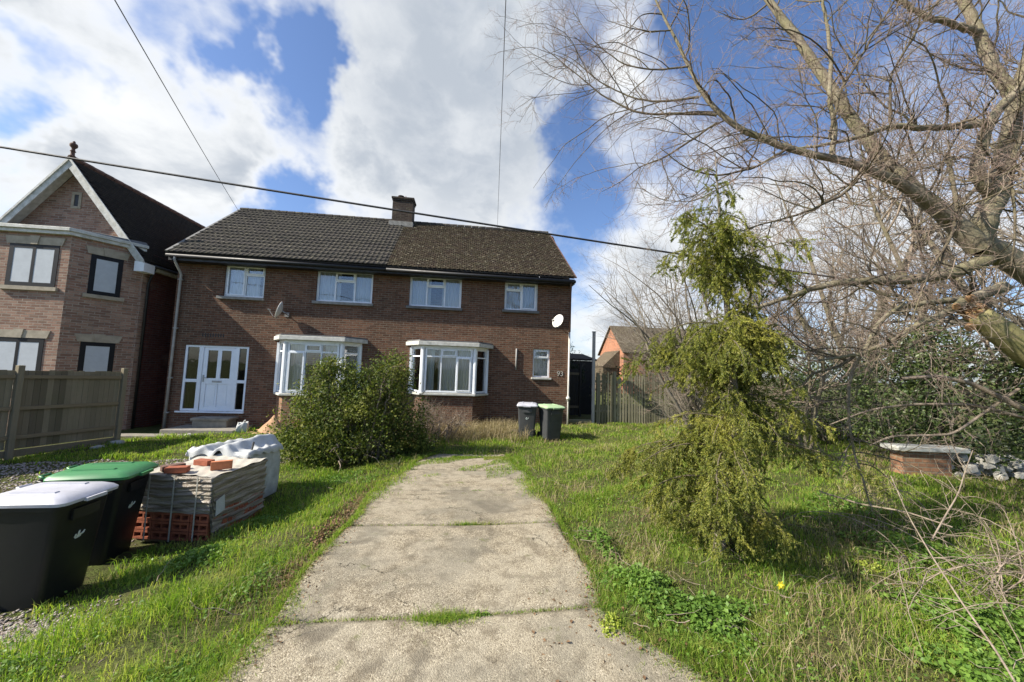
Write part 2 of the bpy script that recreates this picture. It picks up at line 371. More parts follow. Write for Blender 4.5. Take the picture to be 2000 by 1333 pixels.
def link(name, me, mats, parent=None, smooth=False):
    if not isinstance(mats, (list, tuple)): mats = [mats]
    for m_ in mats: me.materials.append(M[m_] if isinstance(m_, str) else m_)
    if smooth: me.polygons.foreach_set('use_smooth', [True]*len(me.polygons))
    o = bpy.data.objects.new(name, me); COL.objects.link(o)
    if parent is not None: o.parent = parent
    return o

class MB:
    def __init__(s): s.v = []; s.f = []; s.m = []
    def add(s, vs, fs, mi=0):
        b = len(s.v); s.v += [tuple(p) for p in vs]; s.f += [tuple(b+i for i in f) for f in fs]; s.m += [mi]*len(fs); return s
    def box(s, x0, x1, y0, y1, z0, z1, mi=0):
        v = [(x, y, z) for z in (z0, z1) for y in (y0, y1) for x in (x0, x1)]
        return s.add(v, [(0, 2, 3, 1), (4, 5, 7, 6), (0, 1, 5, 4), (2, 6, 7, 3), (0, 4, 6, 2), (1, 3, 7, 5)], mi)
    def hexa(s, bot, top, mi=0):
        n = len(bot)
        return s.add(list(bot)+list(top), [tuple(range(n-1, -1, -1)), tuple(range(n, 2*n))]+[(i, (i+1) % n, n+(i+1) % n, n+i) for i in range(n)], mi)
    def obox(s, c, ax, ay, az, mi=0):
        c, ax, ay, az = map(Vector, (c, ax, ay, az))
        v = [c+ax*i+ay*j+az*k for k in (-1, 1) for j in (-1, 1) for i in (-1, 1)]
        return s.add(v, [(0, 2, 3, 1), (4, 5, 7, 6), (0, 1, 5, 4), (2, 6, 7, 3), (0, 4, 6, 2), (1, 3, 7, 5)], mi)
    def prism(s, pts, z0, z1, mi=0):       # pts: xy polygon, counter-clockwise
        return s.hexa([(x, y, z0) for x, y in pts], [(x, y, z1) for x, y in pts], mi)
    def bar(s, a, b, w_, h_, mi=0, up=(0, 0, 1)):
        a, b = Vector(a), Vector(b); d = (b-a); L = d.length; d.normalize(); up = Vector(up)
        x = d.cross(up)
        if x.length < 1e-4: x = d.cross(Vector((1, 0, 0)))
        x.normalize(); y = x.cross(d)
        return s.obox((a+b)/2, x*w_/2, d*L/2, y*h_/2, mi)
    def tube(s, pts, rad, k=8, mi=0, cap=True):
        pts = [Vector(p) for p in pts]; n = len(pts)
        rad = rad if isinstance(rad, (list, tuple)) else [rad]*n
        b0 = len(s.v); up = Vector((.13, .21, .97))
        for i, p in enumerate(pts):
            d = pts[min(i+1, n-1)]-pts[max(i-1, 0)]
            if d.length < 1e-7: d = Vector((0, 0, 1))
            d.normalize()
            x = d.cross(up)
            if x.length < .05: x = d.cross(Vector((1, 0, 0)))
            x.normalize(); y = d.cross(x)
            for j in range(k):
                a_ = 2*math.pi*j/k; q = p+(x*math.cos(a_)+y*math.sin(a_))*rad[i]; s.v.append(tuple(q))
        for i in range(n-1):
            for j in range(k):
                j2 = (j+1) % k
                s.f.append((b0+i*k+j, b0+i*k+j2, b0+(i+1)*k+j2, b0+(i+1)*k+j)); s.m.append(mi)
        if cap:
            s.f.append(tuple(b0+j for j in range(k-1, -1, -1))); s.m.append(mi)
            s.f.append(tuple(b0+(n-1)*k+j for j in range(k))); s.m.append(mi)
        return s
    def lathe(s, prof, c=(0, 0, 0), k=16, mi=0):
        return s.tube([(c[0], c[1], c[2]+z) for r, z in prof], [r for r, z in prof], k, mi)
    def build(s, name, mats, parent=None, smooth=False, bevel=0., seg=2, uv=True):
        me = bpy.data.meshes.new(name); me.from_pydata(s.v, [], s.f)
        me.polygons.foreach_set('material_index', s.m)
        if bevel or True:
            bm = bmesh.new(); bm.from_mesh(me)
            if bevel:
                bmesh.ops.remove_doubles(bm, verts=bm.verts, dist=1e-5)
                es = [e for e in bm.edges if len(e.link_faces) == 2 and e.calc_face_angle(0) > .6]
                bmesh.ops.bevel(bm, geom=es, offset=bevel, segments=seg, profile=.5, affect='EDGES', clamp_overlap=True)
            bmesh.ops.recalc_face_normals(bm, faces=bm.faces)
            bm.to_mesh(me); bm.free()
        me.update()
        if uv: uv_box(me)
        return link(name, me, mats, parent, smooth)

def empty(name, loc=(0, 0, 0), rz=0., **kw):
    o = bpy.data.objects.new(name, None); COL.objects.link(o); o.location = loc; o.rotation_euler = (0, 0, rz)
    tag(o, **kw); return o
def tag(o, label=None, category=None, group=None, kind=None):
    for k, v in (('label', label), ('category', category), ('group', group), ('kind', kind)):
        if v: o[k] = v
    return o

def raw_mesh(name, V, F, mats, parent=None, smooth=False, midx=None):
    """numpy arrays -> mesh; F is (n,3) or (n,4)"""
    me = bpy.data.meshes.new(name); V = np.asarray(V, np.float32); F = np.asarray(F, np.int32)
    me.vertices.add(len(V)); me.vertices.foreach_set('co', V.ravel())
    k = F.shape[1]
    me.loops.add(F.size); me.loops.foreach_set('vertex_index', F.ravel())
    me.polygons.add(len(F)); me.polygons.foreach_set('loop_start', np.arange(0, F.size, k, dtype=np.int32))
    me.polygons.foreach_set('loop_total', np.full(len(F), k, np.int32))
    me.update(calc_edges=True)
    return link(name, me, mats, parent, smooth)

def leaf_mesh(name, P, size, mat, parent=None, aspect=.6, N=None, fold=.25, jitter=.8, A=None):
    """diamond leaves (4 vertices, folded along the midrib) at points P"""
    n = len(P); P = np.asarray(P)
    size = np.broadcast_to(size, (n,))*(.6+.8*npr.rand(n))
    if A is None: A = npr.normal(size=(n, 3))
    else: A = A+npr.normal(size=(n, 3))*jitter
    A /= np.linalg.norm(A, axis=1)[:, None]
    B = npr.normal(size=(n, 3)) if N is None else np.cross(N+npr.normal(size=(n, 3))*jitter, A)
    B -= (B*A).sum(1)[:, None]*A; B /= np.maximum(np.linalg.norm(B, axis=1), 1e-6)[:, None]
    C = np.cross(A, B); s = size[:, None]
    V = np.empty((n, 4, 3))
    V[:, 0] = P; V[:, 2] = P+A*s
    V[:, 1] = P+A*s*.45+B*s*aspect*.5+C*s*fold*.3; V[:, 3] = P+A*s*.45-B*s*aspect*.5+C*s*fold*.3
    i = np.arange(n)[:, None]*4
    F = np.concatenate([np.stack([i, i+1, i+2], 2)[:, 0], np.stack([i, i+2, i+3], 2)[:, 0]])
    return raw_mesh(name, V.reshape(-1, 3), F, mat, parent)

def blades(name, P, h, wd, mat, parent=None, lean=.5, kind=None):
    """bent grass blades: five vertices each"""
    n = len(P); P = np.asarray(P, float)
    h = np.broadcast_to(h, (n,))*(.55+.9*npr.rand(n)); wd = np.broadcast_to(wd, (n,))
    a = npr.rand(n)*2*np.pi; D = np.stack([np.cos(a), np.sin(a), np.zeros(n)], 1)
    b = npr.rand(n)*2*np.pi; S = np.stack([np.cos(b), np.sin(b), np.zeros(n)], 1)*wd[:, None]*.5
    ln = (lean*npr.rand(n)*h)[:, None]; up = np.array([0, 0, 1.])
    V = np.empty((n, 5, 3)); H = h[:, None]
    V[:, 0] = P-S; V[:, 1] = P+S
    M1 = P+D*ln*.35+up*H*.6; V[:, 2] = M1-S*.75; V[:, 3] = M1+S*.75
    V[:, 4] = P+D*ln*1.3+up*H*(1-.35*(ln/np.maximum(H, 1e-4)))
    i = np.arange(n)*5
    F = np.concatenate([np.stack([i, i+1, i+3], 1), np.stack([i, i+3, i+2], 1), np.stack([i+2, i+3, i+4], 1)])
    return raw_mesh(name, V.reshape(-1, 3), F, mat, parent)

# ------------------------------------------------------------------ ground heights
GP = np.array([(-1.5, -13.5, -.12), (-1.5, -9, -.2), (-1.5, -5, -.30), (-4.6, -10.2, -.46), (-5.3, -9.2, -.56), (-5, -8, -.54), (-4.2, -6, -.42), (-3.3, -9, -.27), (-3.6, -11, -.3),
  (-11, -2.5, -.62), (-11, 0, -.66), (-8, -3, -.52), (-5, 0, -.46), (-2, -1, -.40), (2, 0, -.26), (.5, -2.4, -.35), (6, 0, -.25), (1.2, -9.5, -.2), (0.4, -6, -.27),
  (5, -8, -.2), (10, -4, -.25), (10, -12, -.1), (3, -12.5, -.12), (-12, -10, -.52), (-8, -8, -.52), (15, 5, -.25), (-15, 5, -.7), (0, 10, -.3), (0, -20, -.1), (-8, -14, -.45)])
def gz(x, y):
    x = np.asarray(x, float); y = np.asarray(y, float)
    w_ = np.zeros(x.shape); s_ = np.zeros(x.shape)
    for px_, py_, pz_ in GP:
        k = 1/((x-px_)**2+(y-py_)**2+.35)**1.6; w_ = w_+k; s_ = s_+k*pz_
    return s_/w_
def g1(x, y): return float(gz(x, y))
DX0, DX1 = -2.86, -.28                      # the drive's edges
def dl(y): return DX0-.16*np.clip((-10.1-np.asarray(y))/.8, 0, 2)+.04*np.sin(np.asarray(y)*2.9+1)+.70*np.clip((np.asarray(y)+6.9)/2.3, 0, 1)**1.5
def dr(y): return DX1+.72*np.clip((-10.35-np.asarray(y))/.9, 0, 1.6)+.03*np.sin(np.asarray(y)*3.7)-.35*np.clip((np.asarray(y)+6.3)/1.8, 0, 1)**1.3
def ground_z(x, y):
    z = gz(x, y)
    x = np.asarray(x, float); y = np.asarray(y, float)
    z = z+.018*np.sin(x*5.1+y*2.3)+.014*np.sin(x*-3.2+y*6.1)
    k = 1/(1+np.exp(-np.clip((x-dl(y)-.10)/.03, -60, 60)))*1/(1+np.exp(np.clip((x-dr(y)+.10)/.03, -60, 60)))*1/(1+np.exp(np.clip((y+4.4)/.3, -60, 60)))
    return z*(1-k)+k*(gz(-1.5, y)-.055)
def drive_z(x, y): return gz(np.full(np.shape(x), -1.5), y)+.012*np.sin(np.asarray(x)*2.1+1)

# fine sheet near, coarse sheet to the horizon, in one mesh
xs = np.concatenate([np.linspace(-900, -40, 14), np.linspace(-34, -14, 14), np.arange(-13, 14.01, .11), np.linspace(15, 40, 14), np.linspace(60, 900, 14)])
ys = np.concatenate([np.linspace(-900, -40, 12), np.linspace(-34, -15, 12), np.arange(-14, 1.01, .11), np.linspace(2, 30, 16), np.linspace(45, 900, 14)])
X, Y = np.meshgrid(xs, ys); Z = ground_z(X, Y)
nx, ny = len(xs), len(ys); i = (np.arange(ny-1)[:, None]*nx+np.arange(nx-1)[None]).ravel()
o = raw_mesh('ground', np.stack([X, Y, Z], 2).reshape(-1, 3), np.stack([i, i+1, i+nx+1, i+nx], 1), 'ground', smooth=True)
tag(o, kind='structure')

# drive: cast slabs with open joints and broken edges
mb_v = []; mb_f = []
J = [-15.2, -13.4, -11.86, -10.17, -8.60, -7.12, -5.9, -4.55]
sr = random.Random(3)
for a_, b_ in zip(J[:-1], J[1:]):
    nxx = 46; nyy = max(8, int((b_-a_)/.055)); base = len(mb_v); tilt = sr.uniform(-.004, .004)
    for jy in range(nyy+1):
        for ix in range(nxx+1):
            fx, fy = ix/nxx, jy/nyy
            y0 = a_+.014+(b_-a_-.028)*fy
            x0 = float(dl(y0)+(dr(y0)-dl(y0))*fx)
            e = min(fx, 1-fx)*2.5; ey = min(fy, 1-fy)*(b_-a_)
            if ix in (0, nxx): x0 += (1 if ix == 0 else -1)*(.02+.03*abs(math.sin(y0*31+ix))+.06*abs(math.sin(y0*7.3+ix))*abs(math.sin(y0*2.9+1+ix)) + sr.random()*.015)
            if jy in (0, nyy): y0 += (1 if jy == 0 else -1)*(.004+.012*abs(math.sin(x0*11))*sr.random())
            yskew = (x0+1.5)*.028
            z0 = float(drive_z(x0, y0))+tilt*(1 if jy > nyy/2 else -1)
            if e < .04 or ey < .02: z0 -= .012
            mb_v.append((x0, y0+yskew, z0))
    st = nxx+1
    for jy in range(nyy):
        for ix in range(nxx):
            q = base+jy*st+ix; mb_f.append((q, q+1, q+st+1, q+st))
    # skirt
    ring = [base+i_ for i_ in range(st)]+[base+j_*st+nxx for j_ in range(1, nyy+1)]+[base+nyy*st+i_ for i_ in range(nxx-1, -1, -1)]+[base+j_*st for j_ in range(nyy-1, 0, -1)]
    b2 = len(mb_v)
    for r_ in ring: vx, vy, vz = mb_v[r_]; mb_v.append((vx, vy, vz-.09))
    L_ = len(ring)
    for q in range(L_): mb_f.append((ring[q], b2+q, b2+(q+1) % L_, ring[(q+1) % L_]))
o = raw_mesh('driveway', mb_v, mb_f, 'drive'); tag(o, kind='structure')
# ================================================================== houses
def grid_wall(mb, x0, x1, z0, z1, y0, y1, holes, mi=0):
    """wall of thickness y0..y1 with rectangular openings (hx0,hx1,hz0,hz1)"""
    xs_ = sorted({x0, x1, *[h for q in holes for h in q[:2]]}); zs_ = sorted({z0, z1, *[h for q in holes for h in q[2:]]})
    xs_ = [v for v in xs_ if x0 <= v <= x1]; zs_ = [v for v in zs_ if z0 <= v <= z1]
    for xa, xb in zip(xs_[:-1], xs_[1:]):
        run = None
        for za, zb in zip(zs_[:-1], zs_[1:]):
            inside = any(h[0] < (xa+xb)/2 < h[1] and h[2] < (za+zb)/2 < h[3] for h in holes)
            if not inside: run = (run[0], zb) if run else (za, zb)
            if inside and run: mb.box(xa, xb, y0, y1, run[0], run[1], mi); run = None
        if run: mb.box(xa, xb, y0, y1, run[0], run[1], mi)

def curtain_sheet(mb, a, b, z0, z1, amp=.022, lam=.11, seed=0, mi=0):
    """hanging cloth between plan points a and b"""
    a, b = Vector((a[0], a[1])), Vector((b[0], b[1])); d = b-a; L = d.length; n_ = Vector((-d.y, d.x)).normalized()
    k = max(6, int(L/.018)); r_ = random.Random(seed); ph = r_.random()*6; base = len(mb.v); f2 = r_.uniform(.6, 1.6)
    for i_ in range(k+1):
        t_ = i_/k; s_ = t_*L
        w0 = amp*math.sin(s_/lam*6.283+ph+.8*math.sin(s_*9*f2))
        for z_, sc in ((z0, 1.25), ((z0+z1)/2, 1.), (z1, .7)):
            p = a+d*t_+n_*w0*sc; mb.v.append((p.x, p.y, z_))
    for i_ in range(k):
        for j_ in range(2):
            q = base+i_*3+j_; mb.f.append((q, q+3, q+4, q+1)); mb.m.append(mi)

def casement(parent, a, b, z0, z1, lights, fr='pvc', y_in=(0, 1), curtain=True, seed=0, fw=.055, glassm='glass', blind=False, lab=None, depth=.07, gapside=None):
    """one window between plan points a (left) and b (right) seen from outside.
    lights: list of (relative width, transom height or None, opening top bool)"""
    a, b = Vector((a[0], a[1], 0)), Vector((b[0], b[1], 0)); u = (b-a); L = u.length; u.normalize(); n_ = Vector((u.y, -u.x, 0))   # outward
    def P(s_, o_, z_): q = a+u*s_+n_*o_; return (q.x, q.y, z_)
    F = MB(); G = MB()
    def rect(s0, s1, za, zb, o0, o1, mb=F): mb.hexa([P(s0, o0, za), P(s1, o0, za), P(s1, o1, za), P(s0, o1, za)], [P(s0, o0, zb), P(s1, o0, zb), P(s1, o1, zb), P(s0, o1, zb)])
    def frame(s0, s1, za, zb, wd, o0, o1):
        rect(s0, s0+wd, za, zb, o0, o1); rect(s1-wd, s1, za, zb, o0, o1)
        rect(s0+wd, s1-wd, za, za+wd, o0, o1); rect(s0+wd, s1-wd, zb-wd, zb, o0, o1)
    frame(0, L, z0, z1, fw, -depth, 0)
    tot = sum(l[0] for l in lights); s = fw; usable = L-2*fw-(len(lights)-1)*fw*.7; i_ = 0
    for rw, tr, op in lights:
        wdt = usable*rw/tot; s1 = s+wdt
        cells = [(z0+fw, z1-fw)]
        if tr is not None:
            rect(s, s1, tr-fw*.4, tr+fw*.4, -depth, 0); cells = [(z0+fw, tr-fw*.4), (tr+fw*.4, z1-fw)]
        for ci, (za, zb) in enumerate(cells):
            opening = (op == 'top' and ci == len(cells)-1) or (op == 'low' and ci == 0) or op == 'all'
            if opening:
                frame(s-.008, s1+.008, za-.008, zb+.008, .045, .002, .024)
                rect(s+.03, s1-.03, za+.03, zb-.03, -.022, -.014, G)
            else: rect(s-.002, s1+.002, za-.002, zb+.002, -.034, -.026, G)
        if i_ < len(lights)-1: rect(s1, s1+fw*.7, z0+fw, z1-fw, -depth, 0)
        s = s1+fw*.7; i_ += 1
    f = F.build('window', fr, parent)
    if lab: f['label'] = lab
    G.build('pane', glassm, f)
    if curtain:
        C_ = MB()
        if blind: q0 = P(.03, -.12, 0); q1 = P(L-.03, -.12, 0); curtain_sheet(C_, q0, q1, z0+.02, z1-.02, .004, .3, seed)
        elif gapside == 'split':
            curtain_sheet(C_, P(.03, -.14, 0), P(L*.40, -.14, 0), z0, z1, .022, .10, seed); curtain_sheet(C_, P(L*.62, -.14, 0), P(L-.03, -.14, 0), z0, z1, .022, .09, seed+1)
        elif gapside: 
            q0 = P(.03, -.14, 0); qm = P(L*gapside, -.14, 0); curtain_sheet(C_, q0, qm, z0, z1, .022, .10, seed)
        else: q0 = P(.03, -.14, 0); q1 = P(L-.03, -.14, 0); curtain_sheet(C_, q0, q1, z0, z1, .022, .10, seed)
        C_.build('blind' if blind else 'curtain', 'blind' if blind else 'curtain', f, smooth=True)
    return f

EZ, RZ, RY = 5.0, 7.97, 3.3                 # eaves, ridge height, ridge line
WZ = 4.92
PITCHV = Vector((0, RY+.42, RZ-EZ)); SL = PITCHV.length
def roof_pt(x, s, up=0.):                    # s = distance up the slope from the eaves
    d = PITCHV/SL; n_ = Vector((0, -d.z, d.y)); p = Vector((x, -.42, EZ))+d*s+n_*up
    return p
def shear(x0, x1, xr0, xr1):                 # verge leans in slightly towards the ridge
    def f_(fx, s): t_ = s/SL; return (x0+(x1-x0)*fx)*(1-t_)+(xr0+(xr1-xr0)*fx)*t_
    return f_

def rear_slope(mb, x0, x1):
    mb.hexa([(x0, RY, RZ-.03), (x1, RY, RZ-.03), (x1, 7.1, EZ-.03), (x0, 7.1, EZ-.03)], [(x0, RY, RZ+.02), (x1, RY, RZ+.02), (x1, 7.1, EZ+.02), (x0, 7.1, EZ+.02)])

HL, HM, HR = -11.12, -4.42, 2.13
OPEN_L = [(-9.70, -8.44, 3.73, 4.84), (-6.79, -4.93, 3.73, 4.84), (-10.67, -8.74, -.04, 2.08), (-7.78, -5.20, .66, 2.34)]
OPEN_R = [(-3.68, -1.87, 3.73, 4.84), (-.32, .89, 3.77, 4.84), (.78, 1.40, 1.38, 2.40), (-3.48, -.90, .76, 2.34)]

def house_shell(name, x0, x1, holes, label):
    root = empty(name, ((x0+x1)/2, 0, -.5), label=label, category='house')
    mb = MB()
    inv = Vector(root.location)
    grid_wall(mb, x0, x1, -1.1, WZ, 0, .25, holes)
    # side, rear walls and gable
    for xs_, xe in ((x0, x0+.25), (x1-.25, x1)): 
        mb.box(xs_, xe, .25, 6.7, -1.1, WZ)
        mb.hexa([(xs_, 0.02, WZ), (xe, 0.02, WZ), (xe, 6.68, WZ), (xs_, 6.68, WZ)], [(xs_, RY-.05, RZ-.12), (xe, RY-.05, RZ-.12), (xe, RY+.05, RZ-.12), (xs_, RY+.05, RZ-.12)])
    mb.box(x0+.25, x1-.25, 6.45, 6.7, -1.1, WZ)
    return root, mb
def place(root):
    """children were built in world coordinates: keep them there under the moved Empty"""
    inv = Matrix.Translation(-Vector(root.location)) if root.rotation_euler.z == 0 else root.matrix_basis.inverted()
    for c in [o_ for o_ in bpy.data.objects if o_.parent is root]:
        c.matrix_parent_inverse = inv

def concrete_sill(parent, x0, x1, z, h=.09, d=.10, mat='concrete_sill'):
    MB().box(x0, x1, -d, .04, z-h, z).build('window_sill', mat, parent, bevel=.008)

def bay(parent, xw0, xf0, xf1, xw1, z0, z1, ztr, yf=-.58, low='brick', lights=None, seed=0, canopy='pvc_dirty', skip_low=False):
    pts = [(xw0, 0), (xf0, yf), (xf1, yf), (xw1, 0)]
    def off(o_):                             # plan outline pushed outwards
        cx_ = (xw0+xw1)/2
        return [(xw0-o_*1.2, .0), (xf0-o_*.75, yf-o_), (xf1+o_*.75, yf-o_), (xw1+o_*1.2, .0)]
    # masonry apron
    q = off(-.03); mb = MB(); mb.prism([(q[0][0], -.004), q[1], q[2], (q[3][0], -.004)], -1., z0-.10); mb.build('bay_apron', low, parent)
    q = off(.07); MB().prism([(q[0][0], -.003), q[1], q[2], (q[3][0], -.003)], z0-.095, z0-.02).build('bay_sill', 'pvc_dirty', parent, bevel=.012)
    q = off(.17); mb = MB(); mb.prism([(q[0][0], -.003), q[1], q[2], (q[3][0], -.003)], z1+.02, z1+.15); mb.build('bay_canopy', canopy, parent, bevel=.01)
    q = off(.13); mb = MB(); mb.prism([(q[0][0], -.003), q[1], q[2], (q[3][0], -.003)], z1+.152, z1+.20); mb.build('bay_roof', 'lead', parent)
    q = off(.02); mb = MB(); mb.prism([(q[0][0], -.003), q[1], q[2], (q[3][0], -.003)], z1-.05, z1+.018)
    for (cx_, cy_) in ((xf0, yf), (xf1, yf)):  # corner posts
        mb.tube([(cx_, cy_+.045, z0-.018), (cx_, cy_+.045, z1-.051)], .075, 8)
    for (cx_) in (xw0, xw1): mb.box(cx_-.04, cx_+.04, -.09, -.004, z0-.018, z1-.051)
    mb.build('bay_post', 'pvc', parent)
    def ins(a_, b_, k=.085):
        a_, b_ = Vector(a_), Vector(b_); d = (b_-a_).normalized(); return a_+d*k, b_-d*k
    a_, b_ = ins(pts[0], pts[1], .06); casement(parent, a_, b_, z0, z1-.05, [(1, ztr, 'none')], seed=seed+1, fw=.05, curtain=True)
    a_, b_ = ins(pts[1], pts[2]); casement(parent, a_, b_, z0, z1-.05, lights, seed=seed+2, fw=.06, curtain=False)
    a_, b_ = ins(pts[2], pts[3], .06); casement(parent, a_, b_, z0, z1-.05, [(1, ztr, 'none')], seed=seed+3, fw=.05, curtain=False)

# ---- left-hand house (dark interlocking tiles)
root, mb = house_shell('brick_house', HL, HM, OPEN_L, 'left half of the brick pair, with dark ribbed roof tiles and a white front door')
HOUSE_L = root
mb.box(HL+.25, HM-.25, 1.5, 1.56, -1.1, WZ)          # partition behind the front rooms
mb.build('wall', 'brick', root)
MB().box(HL+.26, HM-.26, .3, 1.49, 2.75, 2.95).build('upper_floor', 'dark_room', root)
# ventilation bricks over the door
vb = MB()
for i_ in range(9): x_ = -10.2+i_*.078; vb.box(x_, x_+.034, -.004, .01, 2.36, 2.48)
vb.build('air_brick', 'black', root)
casement(root, (-9.70, .07), (-8.44, .07), 3.73, 4.84, [(1, None, 'all'), (1, 4.50, 'top')], seed=5, fw=.07, gapside=.8, lab='two-light window with a small top light on the right')
casement(root, (-6.79, .07), (-4.93, .07), 3.73, 4.84, [(1, None, 'none'), (1.15, 4.47, 'top'), (1, None, 'none')], seed=9, fw=.07, gapside='split', lab='three-light window with a small top light in the middle')
concrete_sill(root, -9.84, -8.40, 3.728); concrete_sill(root, -6.86, -4.87, 3.728)
bay(root, -7.80, -7.36, -5.62, -5.18, .66, 2.32, 1.98, lights=[(1, 1.98, 'low'), (1, 1.98, 'top'), (1, 1.98, 'none')], seed=20, low='brick_low')  # apron takes the orange-lit brick colour
cm = MB(); curtain_sheet(cm, (-7.28, -.40), (-6.75, -.40), .66, 2.3, .022, .1, 3); curtain_sheet(cm, (-6.2, -.40), (-5.68, -.40), .66, 2.3, .022, .1, 4); cm.build('curtain', 'curtain', root, smooth=True)
# front door with side lights
d = MB()
y0, y1 = .02, .10
zb, zt = -.04, 2.08
for xa, xb in ((-10.67, -10.60), (-10.25, -10.12), (-9.15, -9.04), (-8.81, -8.74)): d.box(xa, xb, y0, y1, zb, zt)
d.box(-10.60, -10.25, y0, y1, zt-.06, zt); d.box(-10.12, -9.15, y0, y1, zt-.06, zt); d.box(-9.04, -8.81, y0, y1, zt-.06, zt)
for xa, xb in ((-10.60, -10.25), (-9.04, -8.81)): d.box(xa, xb, y0, y1, .88, .98); d.box(xa, xb, y0, y1, zb, .03)
d.box(-10.12, -9.15, y0, y1, zb, -.005)
d.box(-10.76, -8.72, -.06, y0-.002, zb-.05, zb-.003)
fr = d.build('door_frame', 'door_white', root, bevel=.006)
for xa, xb in ((-10.60, -10.25), (-9.04, -8.81)):
    for za, zb_ in ((.02, .89), (.97, 2.03)): MB().box(xa-.01, xb+.01, .05, .058, za, zb_).build('side_light', 'glass_dark', fr)
dd = MB()
xl, xr = -10.115, -9.155
dd.box(xl, xl+.13, .035, .08, .0, 2.015); dd.box(xr-.13, xr, .035, .08, .0, 2.015)
dd.box(xl+.13, xr-.13, .035, .08, 1.93, 2.015); dd.box(xl+.13, xr-.13, .035, .08, .83, 1.02); dd.box(xl+.13, xr-.13, .035, .08, .0, .10)
xm = (xl+xr)/2
dd.box(xm-.06, xm+.06, .035, .08, 1.02, 1.93); dd.box(xm-.01, xm+.01, .035, .08, .10, .83)
for xa, xb in ((xl+.13, xm-.01), (xm+.01, xr-.13)):
    dd.box(xa, xb, .055, .07, .10, .83); dd.box(xa+.05, xb-.05, .047, .0545, .15, .78)
do = dd.build('door', 'door_white', root, bevel=.005)
g = MB(); g.box(xl+.12, xm-.055, .055, .062, 1.0, 1.95); g.box(xm+.055, xr-.12, .055, .062, 1.0, 1.95); g.build('door_glass', 'glass_dark', do)
MB().box(xm-.16, xm+.13, .022, .034, .885, .945).build('letter_box', 'metal_grey', do, bevel=.004)
h = MB(); h.box(xl+.03, xl+.07, .018, .034, .90, 1.12); h.bar((xl+.05, .0, 1.03), (xl+.17, -.004, 1.03), .02, .02); h.bar((xl+.05, .03, 1.03), (xl+.05, -.004, 1.03), .02, .02); h.build('door_handle', 'metal_grey', do)
# steps
s_ = MB(); s_.box(-10.42, -8.42, -1.02, -.002, -.62, -.47); s_.box(-10.34, -8.50, -.96, -.01, -1.0, -.621); s_.build('doorstep', 'step', root, bevel=.02)
s_ = MB(); s_.box(-9.95, -8.86, -.55, -.003, -.27, -.19); s_.box(-9.90, -8.92, -.52, -.01, -.468, -.271); s_.build('doorstep', 'step', root, bevel=.015)
# fascia, gutter, soffit, downpipe
MB().box(HL-.06, HM-.002, -.36, -.335, WZ-.16, WZ+.02).build('fascia', 'black', root)
MB().box(HL-.06, HM-.002, -.334, -.002, WZ-.16, WZ-.14).build('soffit', 'black', root)
gt = MB(); gt.tube([(HL-.08, -.42, 4.90), (HM-.01, -.42, 4.87)], .055, 10); gt.build('gutter', 'black', root, smooth=True)
dp = MB(); dp.tube([(-10.96, -.42, 4.87), (-10.96, -.40, 4.74), (-10.97, -.16, 4.48), (-10.97, -.07, 4.36), (-10.98, -.07, 2.3), (-11.0, -.07, -.6)], .036, 10)
for z_ in (4.2, 2.6, 1.0, -.1): dp.box(-11.03, -10.92, -.10, -.002, z_-.02, z_+.02)
dp.build('downpipe', 'pipe', root, smooth=True)

# roof: ribbed interlocking tiles, every course a real step with its roll
def ribbed(name, parent, fx, x0, x1, mat, pitchw=.165, gauge=.30, amp=.019):
    w_ = x1-x0; npts = int(w_/pitchw*8); V = []; Fs = []
    nc = int(SL/gauge)+1; rr = random.Random(5)
    for c_ in range(nc):
        s0 = c_*gauge-.02; s1 = min((c_+1)*gauge+.03, SL-.01); base = len(V); j_ = rr.uniform(-.012, .012)
        for i_ in range(npts+1):
            t_ = i_/npts; ph = (t_*w_/pitchw) % 1.0; tile = int(t_*w_/(pitchw*2)); hsh = math.sin(tile*12.9898+c_*78.233)*43758.5453; hsh -= math.floor(hsh)
            bump_ = amp*max(0, math.sin(ph*math.pi*1.0))**1.6 if ph < .55 else amp*.0
            bump_ = amp*(max(0., math.sin(min(ph/.55, 1.)*math.pi)))**.8
            a_ = roof_pt(fx(t_, max(0, s0)), s0, .058+bump_+(hsh-.5)*.010); a2_ = roof_pt(fx(t_, max(0, s0)), s0, .030+bump_*.6)
            b_ = roof_pt(fx(t_, s1), s1, .026+bump_)
            V += [tuple(a2_), tuple(a_), tuple(b_)]
        for i_ in range(npts):
            q = base+i_*3; Fs += [(q, q+3, q+4, q+1), (q+1, q+4, q+5, q+2)]
    return raw_mesh(name, V, Fs, mat, parent)
fL = shear(HL-.06, HM, HL-.25, HM-.12)
roofL = ribbed('roof', root, fL, HL-.06, HM, 'tile_dark')
dk = MB()
a0, a1, b0, b1 = roof_pt(HL-.02, 0, 0), roof_pt(HM, 0, 0), roof_pt(HL-.2, SL, 0), roof_pt(HM-.12, SL, 0)
dn = Vector((0, 0, -.05)); dk.hexa([a0+dn, a1+dn, b1+dn, b0+dn], [a0, a1, b1, b0]); rear_slope(dk, HL-.2, HM-.1); dk.build('roof_deck', 'tile_black', root)
rt = MB()
nr = 22
for i_ in range(nr):
    xa = HL-.25+(HM-.12-HL+.25)*i_/nr; xb = HL-.25+(HM-.12-HL+.25)*(i_+1)/nr-.012
    rt.tube([(xa, RY+.02, RZ+.03), (xb, RY+.02, RZ+.035)], [.105, .11], 10)
rt.build('ridge_tile', 'tile_dark', root)
# verge of the left gable
vg = MB(); pa, pb = roof_pt(HL-.07, 0, .03), roof_pt(HL-.26, SL, .03); vg.bar(pa, pb, .05, .10, up=(1, 0, 0)); vg.build('verge', 'lead', root)
place(root)

